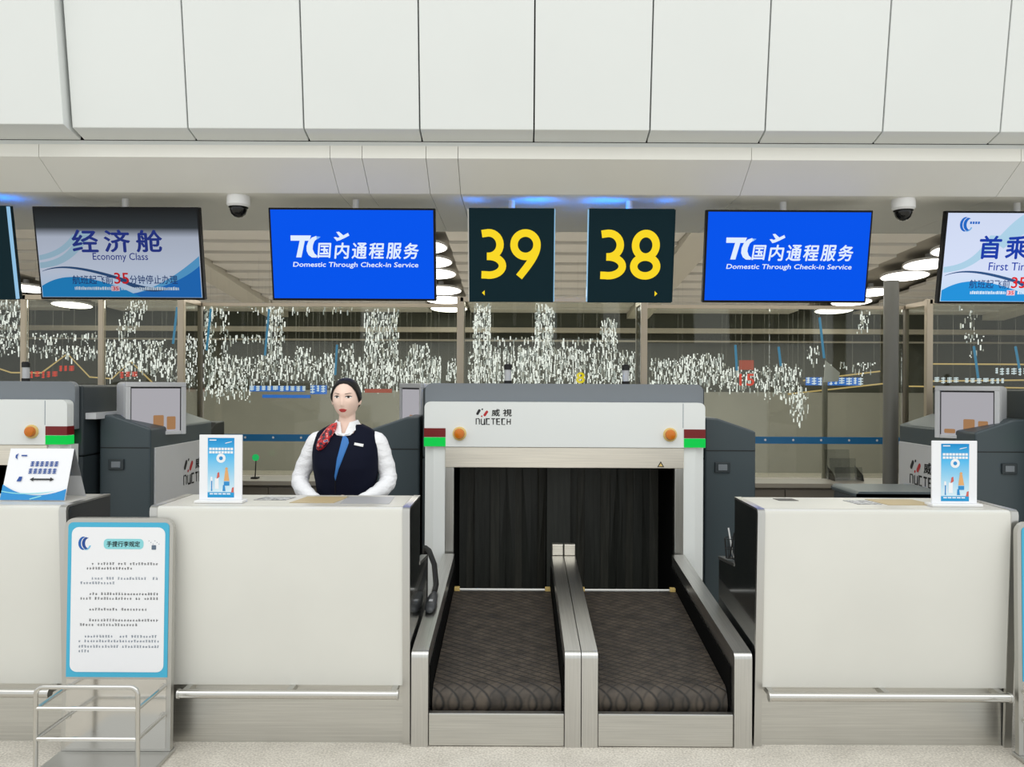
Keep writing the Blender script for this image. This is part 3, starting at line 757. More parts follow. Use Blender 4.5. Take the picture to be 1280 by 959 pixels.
    while q < 219 + o:
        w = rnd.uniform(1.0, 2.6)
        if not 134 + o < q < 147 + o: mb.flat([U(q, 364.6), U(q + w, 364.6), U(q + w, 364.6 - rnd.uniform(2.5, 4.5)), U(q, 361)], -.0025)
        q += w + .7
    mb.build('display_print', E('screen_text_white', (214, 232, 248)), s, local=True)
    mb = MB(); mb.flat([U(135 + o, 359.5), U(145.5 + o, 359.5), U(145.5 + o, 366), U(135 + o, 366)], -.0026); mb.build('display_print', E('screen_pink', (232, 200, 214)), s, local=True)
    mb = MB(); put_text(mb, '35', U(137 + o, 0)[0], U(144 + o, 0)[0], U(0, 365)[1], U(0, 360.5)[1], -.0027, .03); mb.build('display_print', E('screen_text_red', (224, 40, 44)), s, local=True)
    if dim >= 1: airline_logo(s, U(1203, 278.5)[0], U(1203, 278.5)[1], 9 * K, -.0025, True)
def airline_logo(parent, x, z, r, y, lit=False, local=True, text=True):
    m1 = emis('logo_blue_lit', (34, 104, 196)) if lit else M['ink_blue']; m2 = emis('logo_pale_lit', (120, 176, 226)) if lit else M['print_sky']
    mb = MB()
    def cres(ro, ri, dx, a0, a1, ex=0):
        o = arc(x + ex, z, ro * .8, a0, a1, 14, ro); i = arc(x + ex + dx, z, ri * .8, a0, a1, 14, ri); n = len(o)
        mb.flat_mesh(o + i, [(k, k + 1, n + k + 1, n + k) for k in range(n - 1)], y)
    cres(r, r * .92, r * .3, 95, 262, -.12 * r); cres(r * .92, r * .80, r * .34, 100, 258, .30 * r)
    o = mb.build('emblem', m1, parent, local=local)
    mb = MB()
    cres(r, r * .9, -r * .12, 262, 335, .1 * r)
    mb.build('emblem_tail', m2, o, local=local)
    if text:
        mb = MB(); w = r * .36
        for i in range(4): mb.flat(rrect(x + r * .45 + i * w, x + r * .45 + i * w + w * .75, z + r * .05, z + r * .38, .0001, 1), y - .0001)
        mb.build('emblem_text', m1, o, local=local)
class_tv(PX(148, 4.95), 'economy class screen, pale with blue waves, darkening towards the top', 148, .80, '经济舱', 'Economy Class', '')
class_tv(PX(1280, 4.95), 'first time flyer screen, bright pale with blue waves, hanging past the round column', 1280, 1.0, '首乘旅客', 'First Time', '')

# number signs
def d3(x0, x1, z0, z1, w):
    W, H = x1 - x0, z1 - z0; h = w / 2
    r1z = H * .235; c1 = z1 - h - r1z + .0; r2z = (H - w - 2 * r1z) / 2; 
    c1 = z1 - h - r1z; c2 = z0 + h + r2z
    up = arc(x0 + W * .30, c1, W * .60 - h, 120, -90, 16, r1z); dn = arc(x0 + W * .30, c2, W * .70 - h, 90, -115, 18, r2z)
    return [[(x0 + W * .02, z1 - h * 1.25)] + up[2:] + [(x0 + W * .22, c1 - r1z)], [(x0 + W * .22, c2 + r2z)] + dn[:-1] + [(x0 + .0, z0 + h * 1.1)]]
def number_sign(x, label, digits, arrow, cx, strips, led):
    w, h = .525, .575
    t = hung('number_sign', label, 'sign', x, w, None)
    MB().box(-w / 2, w / 2, 0, .07, -h / 2, h / 2).build('box', M['sign_face'], t, local=True, bevel=.003)
    for s, m_ in ((-1, strips[0]), (1, strips[1])):
        MB().box(*sorted((s * w / 2, s * (w / 2 + .006))), .0, .028, -h / 2 + .005, h / 2 - .005).build('edge_strip', M[m_], t, local=True)
    for l0, l1 in led: MB().box(l0, l1, .0705, .082, h / 2 - .03, h / 2 - .012).build('led_strip', M['blue_led'], t, local=True)
    if digits:
        mb = MB(); y = -.003
        U = lambda px, py: uv(px, py, cx)
        sw = 9.3 * K
        zt, zb = U(0, 287)[1], U(0, 348.5)[1]
        a, b = digits[0]
        for st in d3(U(a[0], 0)[0], U(a[1], 0)[0], zb, zt, sw): mb.stroke(st, sw, y)
        bx0, bx1 = U(b[1], 0)[0], U(b[2], 0)[0]; W = bx1 - bx0; H = zt - zb
        if b[0] == '8':
            r1 = H * .235; r2 = (H - sw - 2 * r1) / 2; cxm = (bx0 + bx1) / 2
            mb.stroke(arc(cxm, zt - sw / 2 - r1, W * .46 - sw / 2, 90, 456, 34, r1), sw, y); mb.stroke(arc(cxm, zb + sw / 2 + r2, W * .5 - sw / 2, 90, 456, 34, r2), sw, y - .0002)
        else:
            rx = W * .5 - sw / 2; rz = H * .31 - sw / 2; cxm = (bx0 + bx1) / 2; cz = zt - H * .31
            mb.stroke(arc(cxm, cz, rx, 90, 456, 34, rz), sw, y)
            mb.stroke(bez((cxm + rx, cz), (cxm + rx, cz - H * .16), (cxm + rx * .6, cz - H * .32), (cxm - rx * .55, zb + sw * .28), 14), sw, y - .0002)
        mb.build('number', M['yellow'], t, local=True)
        p = U(arrow[0], 366); q = arrow[1]
        MB().flat([(p[0], p[1] + .016), (p[0] + q * .017, p[1]), (p[0], p[1] - .016)], y).build('arrow', M['yellow'], t, local=True)
    return t
number_sign(PX(638.5, 4.95), 'dark teal sign with yellow number 39 and an arrow pointing to the woman', [((601, 632), ('9', 637, 675))], (605, -1), 638.5, ('steel_trim', 'edge_glow'), ((.06, .26), (-.26, -.20)))
number_sign(PX(787.5, 4.95), 'dark teal sign with yellow number 38 and an arrow towards the unattended counter', [((750, 782), ('8', 787, 825))], (819, 1), 787.5, ('edge_glow', 'sign_face'), ((-.26, -.04), (.20, .26)))
number_sign(PX(13, 4.95) - .262, 'dark sign edge with a pale glowing strip beside the economy class screen', None, None, 0, ('edge_glow', 'edge_glow'), ((.1, .25),))

# dome cameras on the soffit
def dome(px, label):
    x, y = PX(px, 4.94), 4.94
    t = thing('dome_camera', label, 'camera', (x, y, 2.74), 'dome cameras')
    MB().lathe([(.068, .012), (.070, -.012), (.070, -.045), (.058, -.058)], (x, y, 2.74), 28).build('base', M['white'], t, smooth='auto')
    MB().lathe([(.054, -.05), (.052, -.075), (.042, -.10), (.024, -.116), (.006, -.121)], (x, y, 2.74), 28).build('dome', mat('smoked_dome', (10, 10, 11), .06), t, smooth=True)
    MB().lathe([(.0595, -.0575), (.0565, -.062), (.053, -.058)], (x, y, 2.74), 28).build('ring', M['black'], t, smooth='auto')
dome(297, 'white dome camera on the soffit between economy class and blue screens')
dome(1128, 'white dome camera on the soffit between blue and first time flyer screens')

# ------------------------------------------------------------------ luggage size stand with printed rules
def size_stand(x0, label, full=True):
    W = .468; t = thing('luggage_size_stand', label, 'stand', (x0 + W / 2, 3.42, 0), 'luggage size stands')
    yb, yt, zt = 3.425, 3.447, 1.013
    lean = (yt - yb) / zt
    # base plate
    MB().box(x0 - .005, x0 + W + .005, 2.98, 3.47, .001, .018).build('base_plate', M['steel_trim'], t, bevel=.004)
    def leanm(mb):
        mb.v = [(v[0], v[1] + lean * v[2], v[2]) for v in mb.v]; return mb
    sh = rrect(x0, x0 + W, .019, zt, .045, 6, True)
    leanm(MB().prism_y(sh, yb, yb + .028)).build('plate', M['steel_trim'], t, bevel=.004)
    leanm(MB().box(x0 + .02, x0 + W - .02, yb - .002, yb - .0002, .03, .325)).build('mirror_plate', mat('mirror_steel', (214, 212, 208), .12, 1.0), t)
    pz0, pz1 = PZ(848, 3.44), PZ(656, 3.44)
    px0, px1 = x0 + .018, x0 + W - .016
    y1 = yb - .003
    s = leanm(MB().prism_y(rrect(px0, px1, pz0, pz1, .02, 5, True), y1, yb - .0002)).build('poster', M['cyan'], t)
    leanm(MB().flat(rrect(px0 + .016, px1 - .016, pz0 + .022, pz1 - .02, .03, 6), y1 - .0008)).build('poster_sheet', M['paper'], s)
    if not full: return t
    u = lambda a: px0 + (px1 - px0) * a; v = lambda b: pz1 - (pz1 - pz0) * b
    y2 = y1 - .0014
    leanm(MB().flat(rrect(u(.355), u(.75), v(.172), v(.105), .017, 6), y2)).build('title_pill', M['cyan_l'], s)
    mb = MB(); put_text(mb, '手提行李规定', u(.385), u(.715), v(.157), v(.12), y2 - .0006, .02); leanm(mb).build('title', M['ink'], s)
    # emblem
    def lemb():
        r = .029; x, z = u(.165), v(.135)
        for k, (ro, ri, dx, a0, a1, ex, m) in enumerate(((r, r * .9, r * .3, 95, 262, -.12 * r, 'ink_blue'), (r * .92, r * .8, r * .36, 100, 258, .35 * r, 'print_deep'), (r, r * .88, -r * .14, 255, 340, .2 * r, 'print_sky'))):
            mb = MB(); o = arc(x + ex, z, ro * .8, a0, a1, 14, ro); i = arc(x + ex + dx, z, ri * .8, a0, a1, 14, ri); n = len(o)
            mb.flat_mesh(o + i, [(q, q + 1, n + q + 1, n + q) for q in range(n - 1)], y2); leanm(mb).build('emblem', M[m], s)
    lemb()
    # illegible body lines: small character-sized marks
    def line(z, a, b, m, hgt=.011):
        mb = MB(); x = u(a)
        while x < u(b):
            w = .0095
            if rnd.random() > .1:
                for q in range(rnd.randint(2, 3)):
                    zz = z + hgt * (.15 + .35 * q); mb.flat(rrect(x + rnd.uniform(0, .002), x + w * rnd.uniform(.65, 1), zz, zz + .0017, .0001, 1), y2)
                xx = x + w * rnd.uniform(.2, .7); mb.flat(rrect(xx, xx + .0018, z, z + hgt * rnd.uniform(.7, 1), .0001, 1), y2 - .0002)
            x += .0125
        leanm(mb).build('print_line', M[m], s)
    dk, gy = 'ink', 'ink_grey'
    for vb, a, b, m in ((.275, .24, .90, dk), (.305, .13, .62, dk), (.37, .24, .90, gy), (.40, .13, .45, gy), (.47, .22, .90, dk), (.50, .13, .90, dk), (.57, .22, .78, dk), (.64, .22, .90, dk), (.67, .13, .70, dk), (.745, .18, .90, gy), (.775, .12, .90, gy), (.81, .12, .90, gy), (.84, .12, .22, gy)):
        line(v(vb), a, b, m)
    mb = MB(); mb.flat(rrect(u(.83), u(.875), v(.175), v(.145), .003, 3), y2)
    for q in range(6): mb.flat(rrect(u(.80 + .02 * q), u(.806 + .02 * q), v(.12 + .01 * (q % 3)), v(.115 + .01 * (q % 3)), .0001, 1), y2)
    leanm(mb).build('pictogram', M['ink_grey'], s)
    # tube cage
    yf = 3.20; ybk = yb + .004
    xa, xb = x0 + .028, x0 + .436; r = .0092
    zt2 = .378; c = .03
    fr = [(xa, yf, .018), (xa, yf, zt2 - c)] + [(xa + c - c * math.cos(R(q)), yf, zt2 - c + c * math.sin(R(q))) for q in (22, 45, 68, 90)] + [(xb - c + c * math.sin(R(q)), yf, zt2 - c + c * math.cos(R(q))) for q in (0, 22, 45, 68, 90)] + [(xb, yf, .018)]
    MB().tube(fr, r, 12).build('cage_frame', M['chrome'], t, smooth='auto')
    for z in (.292, .170):
        MB().tube([(xa, yf, z), (xb, yf, z)], r * .9, 10).build('cage_bar', M['chrome'], t, smooth='auto')
        for x in (xa, xb):
            MB().tube([(x, yf, z), (x, ybk, z)], r * .9, 10).build('cage_bar', M['chrome'], t, smooth='auto')
            MB().lathe([(.016, 0), (.016, .01)], (x, ybk + lean * z, z), 14, 'y').build('flange', M['chrome'], t, smooth='auto')
    return t
size_stand(-1.952, 'steel luggage size stand with blue bordered rules poster and tube cage')
size_stand(2.152, 'steel luggage size stand at the far end of the unattended counter')

# ------------------------------------------------------------------ countertop things
def poster_stand(px0, px1, py0, label):
    y = 3.62; x0, x1 = PX(px0, y), PX(px1, y); z0 = CT + .0025; z1 = PZ(py0, y)
    t = thing('poster_stand', label, 'sign stand', ((x0 + x1) / 2, y, z0), 'poster stands on the counters')
    MB().box(x0 - .012, x1 + .012, y - .03, y + .045, z0, z0 + .012).build('base', M['white'], t, bevel=.003)
    s = MB().box(x0, x1, y, y + .010, z0 + .012, z1).build('board', M['paper'], t, bevel=.002)
    a = lambda u_: x0 + (x1 - x0) * u_; b = lambda v_: z1 - (z1 - z0) * v_
    yy = y - .0006
    m = grad_mat('poster_sky_print_' + str(int(px0)), [(0, (44, 150, 206)), (.08, (60, 160, 214)), (.10, (216, 236, 246)), (.45, (150, 208, 240)), (.7, (92, 188, 240)), (1, (34, 140, 206))], 0.0, b(.925) - z0, b(.04) - z0)
    nt = m.node_tree; pb = nt.nodes['Principled BSDF']; rp = [n for n in nt.nodes if n.type == 'VALTORGB'][0]
    nt.links.new(rp.outputs[0], pb.inputs['Base Color']); pb.inputs['Emission Strength'].default_value = 0
    p = MB().flat([(a(.20), b(.925)), (a(.82), b(.925)), (a(.82), b(.045)), (a(.20), b(.045))], yy).build('print', m, s)
    yy -= .0005
    mb = MB()
    for q in range(8):
        for k in range(2):
            u0 = .235 + q * .071
            mb.flat([(a(u0), b(.19 + k * .05)), (a(u0 + .058), b(.19 + k * .05)), (a(u0 + .058), b(.225 + k * .05)), (a(u0), b(.225 + k * .05))], yy)
    mb.build('print_lettering', M['paper'], p)
    MB().flat(arc(a(.51), b(.345), .021, 0, 360, 16)[:-1], yy).build('print_roundel', M['paper'], p)
    mb = MB()
    mb.flat([(a(.24), b(.085)), (a(.40), b(.085)), (a(.40), b(.07)), (a(.24), b(.07))], yy); mb.flat([(a(.60), b(.13)), (a(.76), b(.105)), (a(.77), b(.095)), (a(.62), b(.115))], yy)
    for q in range(5): mb.flat([(a(.25 + q * .1), b(.88)), (a(.33 + q * .1), b(.88)), (a(.33 + q * .1), b(.862)), (a(.25 + q * .1), b(.862))], yy)
    mb.build('print_lettering', M['paper'], p)
    MB().flat([(a(.37), b(.80)), (a(.46), b(.80)), (a(.46), b(.64)), (a(.37), b(.64))], yy).build('print_white', M['paper'], p)
    mb = MB(); mb.flat([(a(.26), b(.80)), (a(.33), b(.80)), (a(.31), b(.62)), (a(.27), b(.62))], yy)
    mb.build('print_white', M['paper'], p)
    mb = MB(); mb.flat([(a(.58), b(.68)), (a(.71), b(.68)), (a(.67), b(.52)), (a(.61), b(.52))], yy - .0002); mb.flat(arc(a(.64), b(.50), .0065, 0, 360, 10)[:-1], yy - .0003)
    mb.build('print_orange', mat('print_orange', (226, 170, 110), .5), p)
    mb = MB(); mb.flat([(a(.41), b(.65)), (a(.48), b(.62)), (a(.47), b(.55)), (a(.43), b(.56))], yy - .0002); mb.flat([(a(.75), b(.85)), (a(.81), b(.85)), (a(.81), b(.77)), (a(.77), b(.78))], yy - .0002)
    mb.build('print_red', mat('print_red', (206, 96, 84), .5), p)
    mb = MB(); mb.flat([(a(.58), b(.75)), (a(.71), b(.75)), (a(.71), b(.69)), (a(.58), b(.69))], yy - .0002); mb.flat([(a(.55), b(.83)), (a(.62), b(.83)), (a(.60), b(.74)), (a(.56), b(.74))], yy - .0003); mb.flat([(a(.28), b(.83)), (a(.31), b(.83)), (a(.31), b(.68)), (a(.28), b(.68))], yy - .0003)
    mb.flat(arc(a(.51), b(.345), .009, 0, 360, 10)[:-1], yy - .0004)
    mb.build('print_deep', M['print_blue'], p)
poster_stand(249.5, 303, 545.5, 'small white poster stand with sky blue print beside the woman')
poster_stand(1165.5, 1222, 548.5, 'small white poster stand with sky blue print on the unattended counter')

# tent sign on the far left counter
t = thing('tent_sign', 'folded tent sign with a double arrow, standing in clear acrylic on the counter', 'sign', (PX(47, 3.7), 3.72, CT + .0025))
zb_, zt_ = CT + .0045, CT + .235
yf_, ym_, yb_ = 3.64, 3.715, 3.82
def fp(px, py):  # point on the sloping front face from a picture position
    k = (py - 563) / (625 - 563.0); y = ym_ + (yf_ - ym_) * k; z = zt_ + (zb_ - zt_) * k
    return (PX(px, y), y, z)
def face(mb, pts, eps=0.0):
    vs = [fp(*p) for p in pts]; mb.add([(v[0], v[1] - eps, v[2] + eps * .3) for v in vs], [tuple(range(len(vs)))]); return mb
fl0, fl1 = fp(14, 563), fp(93, 563); fl2, fl3 = fp(85, 625), fp(2, 625)
mb = MB(); th = .003
def slab(q, d):
    vs = [Vector(p) for p in q]; n = (vs[1] - vs[0]).cross(vs[2] - vs[0]).normalized() * d
    return MB().add([tuple(v) for v in vs] + [tuple(v + n) for v in vs], [(0, 1, 2, 3), (7, 6, 5, 4), (0, 4, 5, 1), (1, 5, 6, 2), (2, 6, 7, 3), (3, 7, 4, 0)])
xl, xr = fl0[0], fl1[0]; xlb, xrb = fl3[0] + .02, fl2[0] + .03
front = slab([(xl, ym_, zt_), (xr, ym_, zt_), (xr, yf_, zb_), (xl, yf_, zb_)], .003).build('front_leaf', M['paper'], t)
slab([(xl, ym_ + .006, zt_), (xr, ym_ + .006, zt_), (xr, yb_, zb_), (xl, yb_, zb_)], -.003).build('back_leaf', M['acrylic'], t)
slab([(xl, ym_ + .010, zt_ - .003), (xr, ym_ + .010, zt_ - .003), (xr, yb_ - .004, zb_), (xl, yb_ - .004, zb_)], -.002).build('back_print', M['offwhite'], t)
def ff(a, b, e): # face coords a 0..1 across, b 0..1 down
    y = ym_ + (yf_ - ym_) * b; z = zt_ + (zb_ - zt_) * b
    return (xl + (xr - xl) * a, y - e, z + e * .32)
def fpoly(mb, pts, e=.001): return mb.add([ff(a, b, e) for a, b in pts], [tuple(range(len(pts)))])
mb = MB(); top = bez((0, .70), (.25, .90), (.6, 1.0), (1, .78), 16); fpoly(mb, top + [(1, .995), (0, .995)], .004); mb.build('wave_print', M['print_blue'], front)
mb = MB(); c1 = bez((0, .82), (.3, .90), (.6, .86), (.85, .82), 12); c2 = bez((0, .84), (.3, .915), (.6, .885), (.85, .82), 12); fpoly(mb, c1 + c2[::-1], .0045); fpoly(mb, [(.45, .97), (.62, .91), (.64, .925), (.47, .985)], .0045); mb.build('wave_line', M['cyan_l'], front)
mb = MB(); fpoly(mb, [(.40, .60), (.46, .56), (.46, .585), (.72, .585), (.72, .56), (.78, .60), (.72, .64), (.72, .615), (.46, .615), (.46, .64)], .004); mb.build('double_arrow', M['ink'], front)
mb = MB()
for row, (bb, a0) in enumerate(((.30, .37), (.44, .36))):
    for q in range(6):
        a_ = a0 + q * .075
        for k in range(3): fpoly(mb, [(a_, bb - .04 + k * .035), (a_ + .055, bb - .045 + k * .035), (a_ + .055, bb - .025 + k * .035), (a_, bb - .02 + k * .035)], .004)
        fpoly(mb, [(a_ + .02, bb - .05), (a_ + .032, bb - .05), (a_ + .032, bb + .05), (a_ + .02, bb + .05)], .0042)
mb.build('print_line', M['print_deep'], front)
mb = MB(); fpoly(mb, [(.15, .10), (.11, .13), (.11, .18), (.15, .22), (.135, .16)], .004); fpoly(mb, [(.20, .13), (.29, .13), (.29, .155), (.20, .155)], .004); mb.build('emblem', M['print_deep'], front); mb = MB(); fpoly(mb, [(.20, .64), (.27, .64), (.28, .55), (.23, .55)], .004); mb.build('pictogram', M['print_deep'], front)

# flat papers on the worktops
def sheet(px0, px1, y0, y1, label, m, skew=0.0, group=None):
    x0, x1 = PX(px0, (y0 + y1) / 2), PX(px1, (y0 + y1) / 2)
    z = CT + .0026
    o = MB().add([(x0, y0, z), (x1, y0, z), (x1 + skew, y1, z), (x0 + skew, y1, z), (x0, y0, z + .0015), (x1, y0, z + .0015), (x1 + skew, y1, z + .0015), (x0 + skew, y1, z + .0015)],
                 [(0, 3, 2, 1), (4, 5, 6, 7), (0, 1, 5, 4), (1, 2, 6, 5), (2, 3, 7, 6), (3, 0, 4, 7)]).build('paper_sheet', m)
    tag(o, label, 'paper', group)
sheet(370, 424, 3.62, 3.82, 'tan paper sheet lying on the worktop in front of the woman', mat('tan_paper', (192, 172, 130), .5), .03)
sheet(432, 492, 3.60, 3.82, 'grey paper sheet lying on the worktop beside the tan sheet', mat('grey_paper', (176, 176, 178), .4), -.01)
sheet(322, 362, 3.70, 3.80, 'white printed leaflet on the worktop between poster stand and tan sheet', mat('leaflet', (150, 150, 150), .5, noise=(60, .5)), .02)
sheet(1100, 1160, 3.64, 3.82, 'tan paper sheet lying beside the poster on the unattended counter', mat('tan_paper', (192, 172, 130), .5), -.03)
sheet(1066, 1096, 3.66, 3.78, 'white printed leaflet on the unattended counter', mat('leaflet', (150, 150, 150), .5, noise=(60, .5)), -.02)
sheet(972, 996, 3.76, 3.83, 'small dark label strip on the unattended counter near its black wing panel', mat('dark_label', (74, 72, 68), .5), -.01)

# brochure holder on the ledge
t = thing('brochure_holder', 'clear acrylic brochure holder on the low cabinet', 'holder', (PX(1060, 7.2), 7.2, .736))
x0, x1 = PX(1042, 7.2), PX(1078, 7.2)
for k in range(3):
    y = 7.38 - k * .07; h = .27 - k * .075
    MB().prism_x([(y, .737), (y + .004, .737), (y + .034, .737 + h), (y + .03, .737 + h)], x0 + k * .02, x1 + k * .03 - .03).build('pocket', M['acrylic'], t)
for x in (x0 + .02, x1 + .02):
    MB().prism_x([(7.21, .737), (7.40, .737), (7.41, .86), (7.23, .79)], x, x + .004).build('cheek', M['acrylic'], t)
# green indicator on the cabinet
t = thing('indicator_light', 'small device with a green indicator light on the low cabinet', 'light', (PX(319, 7.2), 7.2, .736))
MB().box(PX(319, 7.2) - .03, PX(319, 7.2) + .03, 7.18, 7.24, .736, .75).build('foot', M['black'], t)
MB().tube([(PX(319, 7.2), 7.21, .75), (PX(320, 7.2), 7.21, .90)], .005, 8).build('stem', M['black'], t)
MB().sphere((PX(319.5, 7.2), 7.21, .925), .032, .02, .032, 14, 8).build('lens', emis('green_dot', (40, 190, 100), .8), t, smooth=True)

# hanging handset at the left belt rail
t = thing('handheld_scanner', 'dark grey handheld scanner hanging on a black strap beside the left belt', 'scanner', (-.45, 4.2, .43))
hx = -.437
def rz_(y): return .42 + .0875 * (y - 3.52)
MB().tube([(hx, 4.20, rz_(4.2) + .02), (hx, 4.30, rz_(4.3) + .03), (-.46, 4.42, .60), (-.50, 4.52, .655), (-.53, 4.60, .655), (-.535, 4.63, .62)], .015, 10).build('strap', M['black'], t, smooth='auto')
MB().box(-.55, -.52, 4.62, 4.65, 0, .645).build('hook_post', M['black'], t, bevel=.004)
MB().rings([[(hx + rx * math.cos(2 * math.pi * k / 16), y, rz_(y) + .004 + rh + rh * math.sin(2 * math.pi * k / 16)) for k in range(16)] for y, rx, rh in ((3.96, .014, .008), (3.975, .024, .014), (4.02, .028, .017), (4.08, .028, .018), (4.15, .023, .016), (4.20, .015, .014), (4.22, .010, .010))]).build('head', mat('handset_grey', (72, 74, 76), .35), t, smooth=True)
MB().box(hx - .010, hx + .010, 4.03, 4.06, rz_(4.05) + .034, rz_(4.05) + .040).build('trigger', M['offwhite'], t, bevel=.002)
# pen cup on the wing panel shelf at the right counter
t = thing('pen_cup', 'black wire pen cup with pens beside the black wing panel', 'cup', (1.02, 3.98, .74))
cxp, cyp, zb = 1.066, 3.99, .735
mb = MB()
MB().lathe([(.026, 0), (.026, .004)], (cxp, cyp, zb), 16).build('base', M['black'], t)
for z, rr in ((.002, .026), (.05, .030), (.10, .034)):
    pts = [(cxp + rr * math.cos(R(a)), cyp + rr * math.sin(R(a)), zb + z) for a in range(0, 361, 24)]
    MB().tube(pts, .0022, 6).build('ring', M['black'], t)
for a in range(0, 360, 45):
    MB().tube([(cxp + .026 * math.cos(R(a)), cyp + .026 * math.sin(R(a)), zb), (cxp + .034 * math.cos(R(a)), cyp + .034 * math.sin(R(a)), zb + .10)], .002, 6).build('wire', M['black'], t)
MB().tube([(cxp + .01, cyp, zb + .005), (cxp - .012, cyp + .01, zb + .15)], .004, 8).build('pen', M['white'], t)
MB().tube([(cxp - .008, cyp, zb + .005), (cxp + .012, cyp - .01, zb + .13)], .004, 8).build('pen', M['black'], t)

# ------------------------------------------------------------------ beyond the glass: sparkle flakes, lit signs
def ceil_at(x, Y): return CZ(Y) + (.118 if any(a <= x <= b for a, b in ((-7.85, -6.95), (-1.52, -.83), (4.72, 5.85))) else .008)
M['wire'] = mat('thin_wire', (150, 148, 140), .5)
def sparkles(x0p, x1p, yt, yb, Y=11.2, dens=.9, slant=0.0):  # sparkle built as columns of small flakes, the bright ones emissive
    mb = [MB(), MB(), MB()]
    x0, x1 = PX(x0p, Y), PX(x1p, Y); z1, z0 = PZ(yt, Y), PZ(yb, Y)
    step = .016; n = max(1, int((x1 - x0) / step))
    for i in range(n):
        x = x0 + (i + .5) * (x1 - x0) / n; z = z1 - abs(rnd.gauss(0, .05)); end = z0 + rnd.uniform(-.06, .12)
        d = dens * rnd.choice((.40, .62, .85, 1.05, 1.15))
        while z > end:
            h = rnd.choice((.014, .02, .03, .05, .075))
            if rnd.random() < d:
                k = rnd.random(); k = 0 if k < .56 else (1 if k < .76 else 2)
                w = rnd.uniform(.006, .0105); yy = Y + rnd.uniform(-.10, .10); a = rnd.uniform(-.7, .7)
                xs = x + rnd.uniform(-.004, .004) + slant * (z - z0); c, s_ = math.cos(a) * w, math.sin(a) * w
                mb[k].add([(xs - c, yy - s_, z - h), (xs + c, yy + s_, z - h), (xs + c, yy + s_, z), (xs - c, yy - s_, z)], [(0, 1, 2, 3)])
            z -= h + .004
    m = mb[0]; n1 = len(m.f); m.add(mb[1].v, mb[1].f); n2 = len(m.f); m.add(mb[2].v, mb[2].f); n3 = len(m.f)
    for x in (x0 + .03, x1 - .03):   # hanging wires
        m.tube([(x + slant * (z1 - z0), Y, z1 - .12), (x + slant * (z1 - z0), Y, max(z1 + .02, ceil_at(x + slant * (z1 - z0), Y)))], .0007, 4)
    o = m.build('sparkle_column', M['spark'])
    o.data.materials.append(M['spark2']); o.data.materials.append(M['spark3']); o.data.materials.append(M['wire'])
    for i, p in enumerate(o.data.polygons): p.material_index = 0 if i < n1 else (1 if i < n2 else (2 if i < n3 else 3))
    tag(o, 'column of bright sparkle flakes beyond the glass', 'sparkles', 'sparkle columns beyond the glass', 'stuff')
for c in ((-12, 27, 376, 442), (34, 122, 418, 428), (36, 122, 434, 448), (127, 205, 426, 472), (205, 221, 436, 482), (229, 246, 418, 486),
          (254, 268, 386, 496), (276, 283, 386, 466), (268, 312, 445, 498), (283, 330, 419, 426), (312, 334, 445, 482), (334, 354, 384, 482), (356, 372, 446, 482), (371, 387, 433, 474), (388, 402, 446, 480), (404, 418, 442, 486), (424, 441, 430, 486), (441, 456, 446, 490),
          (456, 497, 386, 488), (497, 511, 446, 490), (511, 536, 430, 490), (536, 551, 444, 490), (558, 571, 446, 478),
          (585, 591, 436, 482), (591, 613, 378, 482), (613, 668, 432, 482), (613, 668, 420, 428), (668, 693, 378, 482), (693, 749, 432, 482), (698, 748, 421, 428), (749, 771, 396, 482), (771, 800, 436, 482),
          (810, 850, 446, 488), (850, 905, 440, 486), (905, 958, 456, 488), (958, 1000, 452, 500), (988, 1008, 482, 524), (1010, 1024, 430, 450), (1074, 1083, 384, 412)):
    ci_ = globals().get('ci_', 0) + 1; sparkles(*c, Y=11.0 + .24 * (ci_ % 3))
sparkles(140, 160, 374, 424, slant=.55, Y=11.6)
sparkles(1214, 1232, 378, 440, dens=.3, slant=-.3)
sparkles(1030, 1095, 450, 464, dens=.35)
sparkles(260, 440, 382, 390, dens=.4, Y=11.6)

def hang_sign(name, label, cat, px0, px1, py0, py1, m, Y=10.2, marks=None, text=None, bold=.02, board=None, group=None):
    """a thin lit sign hung on two wires from the ceiling"""
    x0, x1, z1, z0 = PX(px0, Y), PX(px1, Y), PZ(py0, Y), PZ(py1, Y)
    t = thing(name, label, cat, ((x0 + x1) / 2, Y, z0), group)
    if board: MB().box(x0, x1, Y, Y + .03, z0, z1).build('board', board, t)
    mb = MB()
    if text: put_text(mb, text, x0, x1, z0, z1, Y - .003, bold)
    elif marks:
        x = x0
        while x < x1:
            w = rnd.uniform(.03, .07); a = z0 + (z1 - z0) * rnd.uniform(.0, .3)
            for k in range(3):
                q = a + (z1 - a) * (k + .2) / 3; mb.flat([(x, q), (x + w, q + .004), (x + w, q + .016), (x, q + .014)], Y - .003)
            mb.flat([(x + w * .4, a), (x + w * .4 + .014, a), (x + w * .4 + .014, z1), (x + w * .4, z1)], Y - .004)
            x += w + .025
    else:
        mb.flat([(x0, z0), (x1, z0), (x1, z1), (x0, z1)], Y - .003)
    mb.build('lettering', m, t)
    for x in (x0 + (x1 - x0) * .15, x1 - (x1 - x0) * .15):
        MB().tube([(x, Y + .012, (z0 + z1) / 2), (x, Y + .012, ceil_at(x, Y))], .0008, 4).build('wire', M['wire'], t)
    return t
hang_sign('lit_number', 'red lit number 15 hanging beyond the glass', 'sign', 924, 943, 466, 481, M['red_sign'], text='15')
hang_sign('lit_board', 'dull red lit board hanging above the red number', 'sign', 924, 942, 449, 461, M['dull_red'], Y=10.35, board=M['back_dark'])
hang_sign('lit_number', 'yellow lit numeral hanging beyond the glass above the scanner', 'sign', 720, 731, 465, 479, M['yellow_sign'], text='8', bold=.04)
